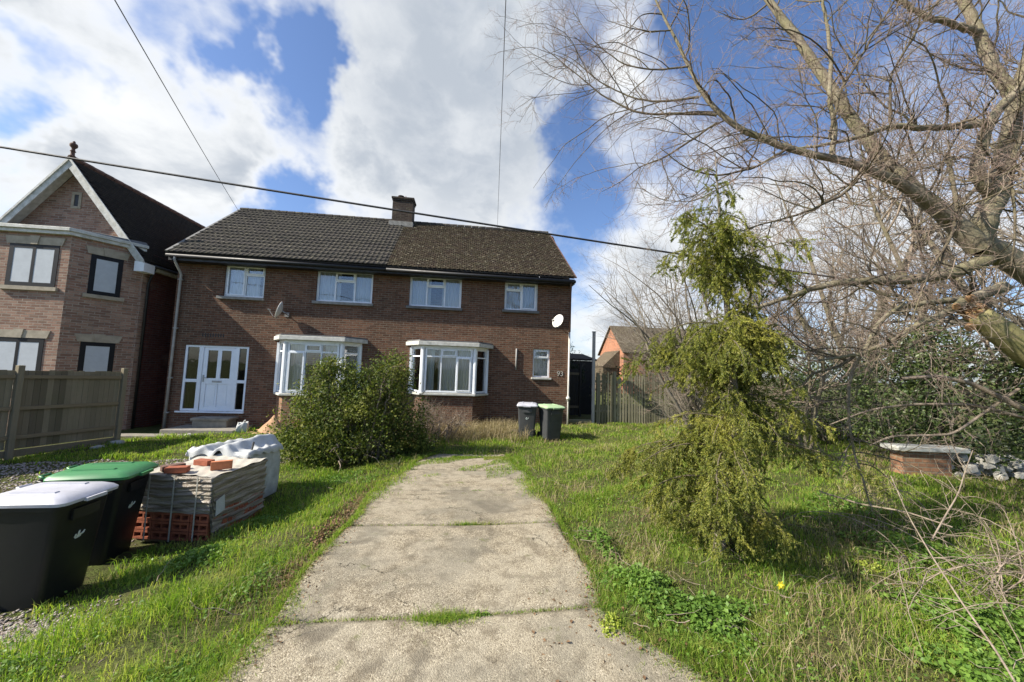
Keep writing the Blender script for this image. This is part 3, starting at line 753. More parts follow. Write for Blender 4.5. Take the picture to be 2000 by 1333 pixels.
# ---- right-hand house (mossy plain tiles)
root, mb = house_shell('brick_house', HM+.001, HR, OPEN_R, 'right half of the brick pair, mossy brown roof tiles, chimney and no front door')
HOUSE_R = root
mb.box(HM+.26, HR-.25, 1.5, 1.56, -1.1, WZ)
mb.build('wall', 'brick', root)
MB().box(HM+.26, HR-.26, .3, 1.49, 2.75, 2.95).build('upper_floor', 'dark_room', root)
casement(root, (-3.68, .07), (-1.87, .07), 3.73, 4.84, [(1, None, 'none'), (1.15, 4.47, 'top'), (1, None, 'none')], seed=31, fw=.07, gapside='split', lab='three-light window with a small top light in the middle')
casement(root, (-.32, .07), (.89, .07), 3.77, 4.84, [(1, 4.50, 'top'), (1, None, 'all')], seed=35, fw=.07, lab='two-light window with a small top light on the left')
concrete_sill(root, -3.76, -1.82, 3.728, mat='lead'); concrete_sill(root, -.40, .95, 3.768, mat='lead')
casement(root, (.78, .07), (1.40, .07), 1.38, 2.40, [(1, 2.08, 'top')], seed=37, lab='small narrow ground floor window')
MB().box(.73, 1.46, -.07, .04, 1.31, 1.378).build('window_sill', 'pvc_dirty', root, bevel=.008)
bay(root, -3.50, -3.04, -1.30, -.86, .79, 2.32, 1.98, lights=[(1, 1.98, 'none'), (1.05, 1.98, 'top'), (1, 1.98, 'low')], seed=40, low='brick')
cm = MB(); curtain_sheet(cm, (-2.98, -.42), (-2.66, -.42), .8, 2.3, .024, .1, 13); curtain_sheet(cm, (-2.52, -.40), (-1.92, -.40), .8, 2.3, .026, .12, 14); curtain_sheet(cm, (-1.86, -.38), (-1.40, -.38), .8, 2.3, .024, .11, 15); cm.build('curtain', 'curtain', root, smooth=True)
MB().tube([(.17, -.03, 1.62), (.17, -.03, 2.38)], .028, 8).build('vent_pipe', 'pipe', root, smooth=True)
MB().box(HM+.005, HR+.04, -.36, -.335, WZ-.16, WZ+.02).build('fascia', 'black', root)
MB().box(HM+.005, HR+.04, -.334, -.002, WZ-.16, WZ-.14).build('soffit', 'black', root)
gt = MB(); gt.tube([(HM+.005, -.42, 4.87), (HR+.05, -.42, 4.84)], .055, 10); gt.build('gutter', 'black', root, smooth=True)
dp = MB(); dp.tube([(2.09, -.07, 3.05), (2.09, -.07, .6), (2.09, -.07, -.28)], .034, 10)
dp.box(2.03, 2.15, -.11, -.003, .62, .70); dp.tube([(2.09, -.06, .55), (2.09, -.06, .75)], .045, 10)
dp.build('downpipe', 'pipe_white', root, smooth=True)
dp = MB(); dp.tube([(2.02, -.42, 4.83), (2.05, -.3, 4.65), (2.10, -.08, 4.5), (2.10, -.07, 3.06)], .033, 8); dp.build('downpipe', 'clay_dark', root, smooth=True)
def chartext(body, size, loc, rot, mat, parent, depth=.006, name='lettering'):
    c_ = bpy.data.curves.new('t', 'FONT'); c_.body = body; c_.size = size; c_.extrude = depth/2; c_.align_x = 'CENTER'; c_.align_y = 'CENTER'
    o_ = bpy.data.objects.new('t', c_); COL.objects.link(o_); bpy.context.view_layer.update()
    dg = bpy.context.evaluated_depsgraph_get(); me = bpy.data.meshes.new_from_object(o_.evaluated_get(dg)); bpy.data.objects.remove(o_)
    me.transform(Matrix.Translation(loc) @ rot); me.materials.clear()
    return link(name, me, mat, parent)
chartext('93', .25, (1.79, -.012, 1.53), Matrix.Rotation(math.pi/2, 4, 'X'), 'slab_stone', root, .012, 'house_number')
# plain tiles, one by one
fR = shear(HM, HR+.02, HM-.12, HR-.22)
V = []; rr = random.Random(8); GA = .105; nc = int(SL/GA)
F6 = []
for c_ in range(nc):
    s0 = c_*GA; s1 = s0+.17; nt_ = 40; off_ = .5 if c_ % 2 else 0
    for k in range(-1, nt_):
        ta, tb = (k+off_)/nt_+.0012, (k+1+off_)/nt_-.0012
        if tb <= 0 or ta >= 1: continue
        ta, tb = max(ta, 0), min(tb, 1)
        jz = rr.uniform(0, .010); js = rr.uniform(-.008, .008); jt = rr.uniform(-.006, .006)
        lo, hi = .042+jz, .012
        q0, q1, q2, q3 = roof_pt(fR(ta, s0), s0+js, lo+jt), roof_pt(fR(tb, s0), s0+js, lo-jt), roof_pt(fR(tb, min(s1, SL)), min(s1, SL), hi), roof_pt(fR(ta, min(s1, SL)), min(s1, SL), hi)
        e0, e1 = roof_pt(fR(ta, s0), s0+js, lo+jt-.016), roof_pt(fR(tb, s0), s0+js, lo-jt-.016)
        b_ = len(V); V += [q0, q1, q2, q3, e0, e1]; F6 += [(b_, b_+1, b_+2, b_+3), (b_+4, b_+5, b_+1, b_)]
raw_mesh('roof', [tuple(v) for v in V], F6, 'tile_brown', root)
dk = MB()
a0, a1, b0, b1 = roof_pt(HM, 0, 0), roof_pt(HR, 0, 0), roof_pt(HM-.12, SL, 0), roof_pt(HR-.24, SL, 0)
dk.hexa([a0+dn, a1+dn, b1+dn, b0+dn], [a0, a1, b1, b0]); rear_slope(dk, HM-.09, HR-.24); dk.build('roof_deck', 'tile_black', root)
rt = MB(); nr = 20
for i_ in range(nr):
    xa = HM-.1+(HR-.22-HM+.1)*i_/nr; xb = HM-.1+(HR-.22-HM+.1)*(i_+1)/nr-.012
    rt.tube([(xa, RY+.02, RZ+.02), (xb, RY+.02, RZ+.025)], [.10, .105], 10)
rt.build('ridge_tile', 'tile_dark', root)
vg = MB(); vg.bar(roof_pt(HR+.03, -.02, .0), roof_pt(HR-.21, SL, .0), .04, .12, up=(1, 0, 0)); vg.build('verge', 'clay_dark', root)
# chimney
cx_, cy_ = -4.66, RY-.05
c_ = MB(); c_.box(cx_-.43, cx_+.43, cy_-.3, cy_+.3, 7.3, 8.83); c_.box(cx_-.455, cx_+.455, cy_-.325, cy_+.325, 8.832, 8.905); c_.box(cx_-.48, cx_+.48, cy_-.35, cy_+.35, 8.907, 8.98)
ch = c_.build('chimney', 'brick_sooty', root)
MB().box(cx_-.52, cx_+.50, cy_-.42, cy_+.36, 7.62, 7.86).build('lead_flashing', 'concrete_sill', ch, bevel=.01)
MB().hexa([(cx_-.44, cy_-.3, 8.982), (cx_+.44, cy_-.3, 8.982), (cx_+.44, cy_+.3, 8.982), (cx_-.44, cy_+.3, 8.982)], [(cx_-.2, cy_-.1, 9.03), (cx_+.3, cy_-.1, 9.03), (cx_+.3, cy_+.1, 9.03), (cx_-.2, cy_+.1, 9.03)]).build('flaunching', 'brick_sooty', ch)
pt = MB(); pt.lathe([(.10, 0), (.11, .05), (.095, .10), (.13, .13), (.14, .15), (.03, .19)], (cx_-.14, cy_, 9.0), 12); pt.build('chimney_pot', 'brick_sooty', ch, smooth=True)
pt = MB(); pt.lathe([(.09, 0), (.10, .04), (.08, .09), (.07, .09)], (cx_+.16, cy_, 9.0), 12); pt.tube([(cx_+.1, cy_, 9.05), (cx_+.05, cy_, 9.18)], .02, 6); pt.build('chimney_pot', 'clay_dark', ch, smooth=True)
place(root)

# ---- neighbour on the left: gabled front with a canted two-storey bay
NX = -12.02                                   # right-hand corner
NA = -14.18; NEZ, NRZ = 4.92, 7.72; NY = -.15
root = empty('gabled_house', (NA, 3, -.6), label='newer pale brick house at far left with white bargeboards and black windows', category='house')
mb = MB()
NL = 2*NA-NX
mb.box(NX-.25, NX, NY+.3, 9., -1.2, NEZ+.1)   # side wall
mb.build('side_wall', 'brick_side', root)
mb = MB(); mb.box(NL, NX, NY, NY+.29, -1.2, NEZ+.0)
mb.add([(NL, NY, NEZ), (NX, NY, NEZ), (NA, NY, NRZ-.15), (NL, NY+.29, NEZ), (NX, NY+.29, NEZ), (NA, NY+.29, NRZ-.15)], [(0, 1, 2), (5, 4, 3), (0, 3, 4, 1), (1, 4, 5, 2), (2, 5, 3, 0)])
mb.box(NL, NL+.25, NY+.3, 9., -1.2, NEZ)
mb.build('wall', 'brick_pink', root)
# bay: front facet and canted facet
BF = -1.42; BX = -12.93; BXL = 2*NA-BX; BT = 5.02
bp_ = [(NL+.1, NY-.003), (BXL, BF), (BX, BF), (NX-.06, NY-.003)]
mb = MB(); mb.prism(bp_, -1.2, BT); mb.build('bay_wall', 'brick_pink', root)
def off_poly(p, o_): return [(p[0][0]-o_, p[0][1]), (p[1][0]-o_*.4, p[1][1]-o_), (p[2][0]+o_*.4, p[2][1]-o_), (p[3][0]+o_, p[3][1])]
bd = MB(); bd.prism(off_poly(bp_, .10), BT+.002, BT+.10); bd.prism(off_poly(bp_, .15), BT+.102, BT+.20); bd.build('cornice', 'pvc_dirty', root, bevel=.008)
q = off_poly(bp_, .12); MB().hexa([(x_, y_, BT+.202) for x_, y_ in q], [(x_*.97+NA*.03, max(y_, NY-.02) if y_ > -.5 else y_*.12+NY*.88, BT+.42 if y_ < -.5 else BT+.3) for x_, y_ in q]).build('bay_roof', 'lead', root)
def nwin(a_, b_, z0, z1, lights, seed):
    """black framed window standing on a facet, with stone head and sill"""
    a_, b_ = Vector((*a_, 0)), Vector((*b_, 0)); u = (b_-a_).normalized(); n_ = Vector((u.y, -u.x, 0))
    ao, bo = a_+n_*.012, b_+n_*.012
    W_ = casement(root, ao, bo, z0, z1, lights, fr='dark_frame', blind=True, glassm='glass_refl', seed=seed, fw=.115, depth=.05, curtain=False)
    W_2 = MB(); p0, p1 = a_+n_*.004+u*.05, b_+n_*.004-u*.05
    W_2.hexa([(p0.x, p0.y, z0+.05), (p1.x, p1.y, z0+.05), (p1.x+n_.x*.003, p1.y+n_.y*.003, z0+.05), (p0.x+n_.x*.003, p0.y+n_.y*.003, z0+.05)], [(p0.x, p0.y, z1-.05), (p1.x, p1.y, z1-.05), (p1.x+n_.x*.003, p1.y+n_.y*.003, z1-.05), (p0.x+n_.x*.003, p0.y+n_.y*.003, z1-.05)])
    W_2.build('blind', 'blind', W_)
    st_ = MB()
    def pr(s0, s1, za, zb, flare=0., o1=.022):
        A, B = a_+u*s0, a_+u*s1; A2, B2 = a_+u*(s0-flare), a_+u*(s1+flare)
        st_.hexa([A-n_*.01, B-n_*.01, B+n_*o1, A+n_*o1][0:0] or [(A-n_*.01)+Vector((0, 0, za)), (B-n_*.01)+Vector((0, 0, za)), (B+n_*o1)+Vector((0, 0, za)), (A+n_*o1)+Vector((0, 0, za))],
                 [(A2-n_*.01)+Vector((0, 0, zb)), (B2-n_*.01)+Vector((0, 0, zb)), (B2+n_*o1)+Vector((0, 0, zb)), (A2+n_*o1)+Vector((0, 0, zb))])
    L = (b_-a_).length
    pr(-.07, L+.07, z1+.004, z1+.22, .06); pr(L/2-.08, L/2+.08, z1+.002, z1+.25, .04, .04); st_.build('lintel', 'stone', W_)
    st_ = MB(); pr(-.09, L+.09, z0-.11, z0-.003, 0, .07); st_.build('window_sill', 'stone', W_)
wl, wr_ = -14.43, -13.20
nwin((wl, BF), (wr_, BF), 3.50, 4.70, [(1, None, 'none'), (1, None, 'none')], 1)
nwin((wl-.1, BF), (wr_-.08, BF), .75, 2.05, [(1, None, 'none'), (1, None, 'none')], 2)
A_, B_ = Vector((BX, BF)), Vector((NX-.06, NY)); dv = (B_-A_); 
for z0, z1, k0, k1 in ((3.43, 4.62, .27, .72), (.75, 2.02, .27, .74)):
    p0, p1 = A_+dv*k0, A_+dv*k1; nwin((p0.x, p0.y), (p1.x, p1.y), z0, z1, [(1, None, 'none')], 3)
# little stone slit in the gable
s_ = MB(); s_.box(NA-.13, NA+.15, NY-.02, NY+.01, 6.28, 6.36); s_.box(NA-.13, NA+.15, NY-.02, NY+.01, 6.74, 6.82); s_.box(NA-.13, NA-.05, NY-.02, NY+.01, 6.361, 6.739); s_.box(NA+.07, NA+.15, NY-.02, NY+.01, 6.361, 6.739)
sf = s_.build('slit_surround', 'stone', root, bevel=.006); MB().box(NA-.05, NA+.07, NY-.006, NY-.001, 6.36, 6.74).build('slit_panel', 'black', sf)
# roof slopes and bargeboards
ov = .34; D_ = 9.3; sl = (NRZ-NEZ)/(NX-NA); OX = .24
def nslope(sgn, y0, y1, th, lift, name, mat, xo=OX):
    ex = NA+sgn*(NX-NA+xo); ez = NEZ-sl*xo
    a_ = [(NA, y0, NRZ+lift), (ex, y0, ez+lift), (ex, y1, ez+lift), (NA, y1, NRZ+lift)]
    b_ = [(x_, y_, z_+th) for x_, y_, z_ in a_]
    MB().hexa(a_, b_).build(name, mat, root)
# right-hand slope as stepped tile courses
SLn = math.hypot(NX-NA+OX, NRZ-NEZ+sl*OX)
def ntiles(sgn):
    V = []; F_ = []; rr = random.Random(4); dx_, dz_ = sgn*(NX-NA+OX)/SLn, -(NRZ-NEZ+sl*OX)/SLn; nn = Vector((-dz_*sgn, 0, dx_*sgn)) if sgn > 0 else Vector((dz_, 0, -dx_))
    nn = Vector((sgn*abs(dz_), 0, abs(dx_)))
    nc = int(SLn/.11); N_ = 46
    for c_ in range(nc):
        s1 = SLn-c_*.11; s0 = max(0, s1-.17)
        for k in range(N_):
            ya = NY-ov+.02+(D_-NY+ov)*(k+(.5 if c_ % 2 else 0))/N_; yb = ya+(D_-NY+ov)/N_-.006; j_ = rr.uniform(0, .008)
            P_ = lambda s_, y_, h_: tuple(Vector((NA, y_, NRZ+.05))+Vector((dx_, 0, dz_))*s_+nn*h_)
            b_ = len(V); V += [P_(s1, ya, .034+j_), P_(s1, yb, .034), P_(s0, yb, .008), P_(s0, ya, .008), P_(s1, ya, .012), P_(s1, yb, .012)]
            F_ += [(b_, b_+1, b_+2, b_+3), (b_+4, b_+5, b_+1, b_)]
    return V, F_
nslope(1, NY-ov+.05, D_, .04, 0, 'roof_deck', 'black'); nslope(-1, NY-ov+.05, D_, .04, 0, 'roof_deck', 'black')
for s_g in (1, -1):
    V, F_ = ntiles(s_g); raw_mesh('roof', V, F_, 'tile_black', root)
for s_g in (1, -1):
    ex = NA+s_g*(NX-NA+OX+.02); ez = NEZ-sl*(OX+.02)
    bb = MB(); bb.add([(NA, NY-ov, NRZ+.03), (ex, NY-ov, ez+.03), (ex, NY-ov, ez-.25), (NA, NY-ov, NRZ-.27), (NA, NY-ov+.03, NRZ+.03), (ex, NY-ov+.03, ez+.03), (ex, NY-ov+.03, ez-.25), (NA, NY-ov+.03, NRZ-.27)],
        [(0, 1, 2, 3), (7, 6, 5, 4), (0, 4, 5, 1), (1, 5, 6, 2), (2, 6, 7, 3)])
    bb.add([(NA, NY-ov-.03, NRZ+.085), (ex, NY-ov-.03, ez+.085), (ex, NY-ov-.03, ez-.005), (NA, NY-ov-.03, NRZ-.005), (NA, NY-ov-.002, NRZ+.085), (ex, NY-ov-.002, ez+.085), (ex, NY-ov-.002, ez-.005), (NA, NY-ov-.002, NRZ-.005)],
        [(0, 1, 2, 3), (7, 6, 5, 4), (0, 4, 5, 1), (1, 5, 6, 2), (2, 6, 7, 3)])
    bb.build('bargeboard', 'pvc_dirty', root)
    MB().add([(NA, NY-ov+.031, NRZ-.1), (ex, NY-ov+.031, ez-.1), (ex, NY-.002, ez-.1), (NA, NY-.002, NRZ-.1)], [(0, 1, 2, 3)]).build('soffit', 'pvc_dirty', root)
ex = NX+OX+.02; ez = NEZ-sl*(OX)
MB().hexa([(ex-.26, NY-ov-.01, ez-.30), (ex+.02, NY-ov-.01, ez-.30), (ex+.02, NY+.05, ez-.30), (ex-.26, NY+.05, ez-.30)], [(ex-.26, NY-ov-.01, ez+.02), (ex+.02, NY-ov-.01, ez-.02), (ex+.02, NY+.05, ez-.02), (ex-.26, NY+.05, ez+.02)]).build('eaves_box', 'pvc', root)
MB().box(NX+.03, NX+.20, NY+.06, D_, ez-.16, ez-.13).build('soffit', 'pvc_dirty', root)
MB().box(NX+.18, NX+.205, NY+.06, D_, ez-.129, ez+.02).build('fascia', 'pvc_dirty', root)
MB().tube([(NX+.26, NY+.06, ez-.03), (NX+.26, D_, ez-.03)], .05, 8).build('gutter', 'black', root, smooth=True)
MB().tube([(NX+.24, NY+.12, ez-.08), (NX+.10, NY+.16, ez-.4), (NX+.06, NY+.16, ez-.6), (NX+.06, NY+.16, -.7)], .036, 8).build('downpipe', 'black', root, smooth=True)
rt = MB()
for k in range(28):
    ya = NY-ov+(D_-NY+ov)*k/28; rt.tube([(NA, ya, NRZ+.085), (NA, ya+.33, NRZ+.09)], [.085, .09], 8)
rt.build('ridge_tile', 'clay_dark', root)
fn = MB(); fn.lathe([(.10, 0), (.075, .05), (.05, .08), (.045, .17), (.07, .20), (.05, .23), (.04, .27), (.045, .30), (.085, .35), (.095, .40), (.08, .45), (.03, .48), (.04, .50), (.015, .54)], (NA, NY-ov+.06, NRZ+.10), 14); fn.build('finial', 'clay_dark', root, smooth=True)
# rear cross wing whose red ridge shows between the roofs
cw = MB(); cw.add([(-20, 8.2, 5.0), (-11, 8.2, 5.0), (-11, 11.4, 7.9), (-20, 11.4, 7.9), (-11, 14.6, 5.0), (-20, 14.6, 5.0)], [(0, 1, 2, 3), (3, 2, 4, 5), (1, 4, 2), (0, 3, 5)]); cw.build('rear_roof', 'tile_brown', root)
MB().tube([(-20, 11.4, 7.93), (-10.9, 11.4, 7.93)], .12, 8).build('ridge_tile', 'terracotta', root)
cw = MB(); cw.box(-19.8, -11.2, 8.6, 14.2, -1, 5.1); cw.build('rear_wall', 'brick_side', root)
place(root)

# ---- house seen far off over the side fence
root = empty('distant_house', (15, 24, -.3), label='orange brick house with a brown tiled roof, seen far off over the side fence', category='house')
hx0, hx1, hy0, hy1 = 13.7, 25., 22., 28.6
w_ = MB(); grid_wall(w_, hx0, hx1, -.5, 3.75, hy0, hy0+.25, [(17.2, 18.2, 2.9, 3.7)]); w_.box(hx0, hx0+.25, hy0+.25, hy1, -.5, 3.75); w_.box(hx1-.25, hx1, hy0+.25, hy1, -.5, 3.75); w_.box(hx0+.25, hx1-.25, hy1-.25, hy1, -.5, 3.75)
ym = (hy0+hy1)/2
w_.add([(hx0+.002, hy0, 3.75), (hx0+.002, hy1, 3.75), (hx0+.002, ym, 6.6), (hx0+.25, hy0, 3.75), (hx0+.25, hy1, 3.75), (hx0+.25, ym, 6.6)], [(0, 2, 1), (3, 4, 5), (0, 3, 5, 2), (1, 2, 5, 4)])
w_.build('wall', 'brick_far', root)
r_ = MB(); r_.hexa([(hx0-.2, hy0-.3, 3.66), (hx1, hy0-.3, 3.66), (hx1, ym, 6.68), (hx0-.2, ym, 6.68)], [(hx0-.2, hy0-.3, 3.78), (hx1, hy0-.3, 3.78), (hx1, ym, 6.8), (hx0-.2, ym, 6.8)])
r_.hexa([(hx0-.2, ym+.001, 6.68), (hx1, ym+.001, 6.68), (hx1, hy1+.3, 3.66), (hx0-.2, hy1+.3, 3.66)], [(hx0-.2, ym+.001, 6.8), (hx1, ym+.001, 6.8), (hx1, hy1+.3, 3.78), (hx0-.2, hy1+.3, 3.78)])
r_.build('roof', 'tile_brown', root)
casement(root, (17.2, hy0+.05), (18.2, hy0+.05), 2.9, 3.7, [(1, None, 'none'), (1, None, 'none')], seed=50)
w2 = MB(); w2.box(12.0, 13.6, 23., 27., -.5, 2.3); w2.add([(11.9, 22.9, 2.3), (13.65, 22.9, 4.0), (13.65, 27.1, 4.0), (11.9, 27.1, 2.3), (11.9, 22.9, 2.2), (13.65, 22.9, 2.2), (13.65, 27.1, 2.2), (11.9, 27.1, 2.2)], [(0, 1, 2, 3), (0, 4, 5, 1), (3, 2, 6, 7)]); w2.build('lean_to', 'tile_brown', root)
place(root)
# ================================================================== objects in the gardens
def local_thing(name, x, y, rz, z=None, **kw):
    return empty(name, (x, y, g1(x, y) if z is None else z), rz, **kw)

# ---- close-boarded fence on the left boundary
def board_fence(root, a, b, h, zb, bays, mat='fence', rails=True, start=0):
    a, b = Vector(a), Vector(b); u = (b-a); L = u.length; u.normalize(); n_ = Vector((u.y, -u.x, 0))      # n_: our side
    bl = L/bays; rr = random.Random(2)
    for k in range(bays+1):
        p = a+u*bl*k; zz_ = zb(p.x, p.y); m_ = MB(); m_.obox((p.x, p.y, zz_+h/2+.02), u*.05, n_*.05, Vector((0, 0, h/2+.08)))
        m_.build('fence_post', mat, root, bevel=.008)
    for k in range(bays):
        p0, p1 = a+u*(bl*k+.055), a+u*(bl*(k+1)-.055); z0 = zb(p0.x, p0.y); z1 = zb(p1.x, p1.y); Lb = (p1-p0).length
        m_ = MB(); nb = int(Lb/.105)
        for i_ in range(nb):
            t0, t1 = i_/nb, (i_+1)/nb-.0018; q0, q1 = p0+u*Lb*t0-n_*.03, p0+u*Lb*t1-n_*.03; zq = z0+(z1-z0)*t0; tp = zq+h+rr.uniform(-.012, .012)
            o_ = rr.uniform(0, .006)
            A = [(q0-n_*(.02+o_)), (q1-n_*(.028+o_)), (q1-n_*(.004+o_)), (q0-n_*(.002+o_))]
            m_.hexa([(v.x, v.y, zq+.17) for v in A], [(v.x, v.y, tp) for v in A])
        m_.build('fence_boards', mat, root)
        m_ = MB(); m_.bar((p0.x-n_.x*.03, p0.y-n_.y*.03, z0+.08), (p1.x-n_.x*.03, p1.y-n_.y*.03, z1+.08), .03, .15); m_.build('gravel_board', mat, root)
        for hz in (.42, h*.56, h-.14):
            m_ = MB(); m_.bar((p0.x-n_.x*.005, p0.y-n_.y*.005, z0+hz), (p1.x-n_.x*.005, p1.y-n_.y*.005, z1+hz), .05, .075, up=(0, 0, 1)); m_.build('fence_rail', 'fence_rail', root)
FA = Vector((-10.50, -2.25, 0)); FD = Vector((-.251, -.968, 0))
fz = lambda x, y: -.62+(-2.25-y)*.022
root = empty('board_fence', (-10.5, -2.25, -.62), label='grey close-boarded wooden fence with three rails, running from the gabled house to the road', category='fence')
board_fence(root, FA+FD*7.6, FA, 1.84, fz, 4)
place(root)
sr = random.Random(21)
for i_, (x_, y_, s_) in enumerate([(-10.35, -2.42, .16), (-10.30, -2.95, .12), (-9.4, -1.35, .12)]):
    bm = bmesh.new(); bmesh.ops.create_icosphere(bm, subdivisions=2, radius=1)
    for v in bm.verts: v.co *= 1+.25*math.sin(v.co.x*5+i_*3)*math.cos(v.co.y*4+i_); v.co.x *= s_*1.2; v.co.y *= s_*.7; v.co.z *= s_*.5
    me = bpy.data.meshes.new('stone'); bm.to_mesh(me); bm.free(); o = link('rubble_stone', me, 'slab_stone', None, True); o.location = (x_, y_, g1(x_, y_)+s_*.2); o.rotation_euler = (0, 0, i_*1.3)
    tag(o, ['pale stone at the foot of the end post of the boarded fence', 'small pale stone lying along the bottom of the boarded fence', 'flat pale stone at the edge of the path before the doorstep'][i_], 'stone')

# ---- paved strip before the neighbour's side passage
pv = MB(); pv.box(-11.6, -8.9, -1.42, -1.03, -.75, -.585); o = pv.build('path', 'step', bevel=.01); tag(o, kind='structure')

# ---- wheelie bins: front faces local -y
def rrect(w_, d_, z_, yc=0., c=.05, k=3):
    pts = []
    for cx_, cy_, a0 in ((w_/2-c, d_/2-c, 0), (-w_/2+c, d_/2-c, 90), (-w_/2+c, -d_/2+c, 180), (w_/2-c, -d_/2+c, 270)):
        for j in range(k+1): a_ = R(a0+90*j/k); pts.append((cx_+c*math.cos(a_), cy_+c*math.sin(a_)+yc, z_))
    return pts
def loft(mb, rings, mi=0, cap=True):
    b = len(mb.v); n = len(rings[0])
    for r_ in rings: mb.v += [tuple(p) for p in r_]
    for i_ in range(len(rings)-1):
        for j in range(n): mb.f.append((b+i_*n+j, b+i_*n+(j+1) % n, b+(i_+1)*n+(j+1) % n, b+(i_+1)*n+j)); mb.m.append(mi)
    if cap: mb.f.append(tuple(b+j for j in range(n-1, -1, -1))); mb.m.append(mi); mb.f.append(tuple(b+(len(rings)-1)*n+j for j in range(n))); mb.m.append(mi)
def wheelie(x, y, rz, lid, body, label, logo=None, H=1.0, z=None, num=None, pitch=0., sc=1.):
    root = local_thing('wheelie_bin', x, y, rz, z, label=label, category='wheelie bin', group=None)
    s = H/1.06; root.scale = (sc, sc, 1)
    b = MB(); loft(b, [rrect(.44, .46, .045*s, .00), rrect(.47, .50, .30*s, -.005), rrect(.50, .565, .62*s, -.01), rrect(.53, .62, .90*s, -.012), rrect(.535, .63, .93*s, -.012), rrect(.575, .675, .935*s, -.012, .06), rrect(.58, .68, .985*s, -.012, .06), rrect(.54, .64, .99*s, -.012)])
    # front grip panel and side ribs
    b.box(-.13, .13, -.345, -.322, .80*s, .90*s)
    for sx in (): b.hexa([(sx*.232, -.16, .12*s), (sx*.24, .16, .12*s), (sx*.243, .16, .12*s), (sx*.237, -.16, .12*s)], [(sx*.262, -.2, .85*s), (sx*.262, .2, .85*s), (sx*.274, .2, .85*s), (sx*.274, -.2, .85*s)])
    bo = b.build('bin_body', body, root, bevel=0, smooth=False)
    for p in bo.data.polygons: p.use_smooth = True
    try: bo.data.set_sharp_from_angle(angle=R(32))
    except Exception: pass
    l = MB(); loft(l, [rrect(.60, .73, .978*s, -.03, .07), rrect(.605, .735, 1.005*s, -.03, .07), rrect(.57, .69, 1.03*s, -.02, .07), rrect(.50, .60, 1.052*s, -.01, .07), rrect(.36, .44, 1.062*s, 0, .07)])
    l.box(-.10, .10, -.425, -.39, .968*s, 1.0*s)
    for sx in (-.14, .14): l.hexa([(sx-.03, -.22, 1.045*s), (sx+.03, -.22, 1.045*s), (sx+.03, .20, 1.045*s), (sx-.03, .20, 1.045*s)], [(sx-.02, -.19, 1.072*s), (sx+.02, -.19, 1.072*s), (sx+.02, .17, 1.072*s), (sx-.02, .17, 1.072*s)])
    lo = l.build('bin_lid', lid, root)
    for p in lo.data.polygons: p.use_smooth = True
    try: lo.data.set_sharp_from_angle(angle=R(28))
    except Exception: pass
    for sx in (-.17, .17):
        h = MB(); h.tube([(sx-.055, .33, 1.0*s), (sx-.055, .385, 1.03*s), (sx+.055, .385, 1.03*s), (sx+.055, .33, 1.0*s)], .014, 6); h.build('lid_hinge', lid, lo, smooth=True)
    h = MB(); h.tube([(-.22, .32, .95*s), (-.22, .40, .975*s), (.22, .40, .975*s), (.22, .32, .95*s)], .016, 6); h.build('push_handle', body, root, smooth=True)
    for sx in (-1, 1):
        h = MB(); h.tube([(sx*.215, .245, .10), (sx*.265, .245, .10)], [.10, .10], 18); h.build('wheel', 'rubber', root, smooth=False)
    MB().tube([(-.21, .245, .10), (.21, .245, .10)], .012, 6).build('axle', 'metal_grey', root)
    if logo:
        lg = MB()
        yf = lambda z_: -(.23+.055*(z_/s/.9))-.022*z_/s-.0125
        c0 = Vector((0, yf(.62*s), .62*s))
        for (dx, dz, w_, h_, an) in logo:
            ca, sa = math.cos(an), math.sin(an); pts = []
            for j in range(10):
                a_ = 2*math.pi*j/10; ex, ez_ = w_*math.cos(a_), h_*math.sin(a_); zq = .62*s+dz+ex*sa+ez_*ca
                pts.append((dx+ex*ca-ez_*sa, -(.25+.0333*(zq/s-.30)/.32*1.0 if zq/s < .62 else .2925+.0275*(zq/s-.62)/.28)-.008-.0045, zq))
            lg.hexa([(p[0], p[1]+.003, p[2]) for p in pts], pts)
        lg.build('bin_emblem', 'mark', root)
    return root
LOGO = [(-.030, -.004, .012, .024, .5), (-.008, .020, .010, .020, -.2), (.004, -.006, .016, .016, 0), (.034, .006, .009, .024, -.6), (.0, -.022, .030, .006, .15)]
fa = lambda dx, dy: math.atan2(dx, -dy)      # rotation that turns the front (-y) towards (dx,dy)
wheelie(-5.17, -9.30, R(91), 'lid_white', 'bin', 'big black wheelie bin with a white lid at the left edge, nearest the camera', LOGO, .965, z=-.55, sc=.91)
wheelie(-5.40, -8.55, R(100), 'lid_green', 'bin', 'black wheelie bin with a dark green lid, between the white-lidded bin and the bricks', LOGO, 1.01, z=-.60, sc=.95)
wheelie(.27, -2.22, R(-10), 'lid_white', 'bin_grey', 'grey wheelie bin with a white lid and white emblem, by the house wall', LOGO, 1.02, z=-.36)
wheelie(.92, -2.45, R(12), 'lid_pale', 'bin_grey', 'grey wheelie bin with a pale green lid, on the grass by the house corner', None, 1.0, z=-.36)

# ---- shrink-wrapped pack of bricks
PK = (-4.79, -7.85); rzp = R(-9); zt_ = .245
root = empty('brick_pack', (PK[0], PK[1], -.52), rzp, label='shrink-wrapped pack of hollow bricks on the grass behind the green-lidded bin', category='brick pack')
w_, d_ = .455, .44; Hh = zt_+.52
pb = MB()
for yy in (-.36, 0, .36): pb.box(-w_, w_, yy-.05, yy+.05, 0, .03)
pb.build('pallet_runner', 'pallet', root)
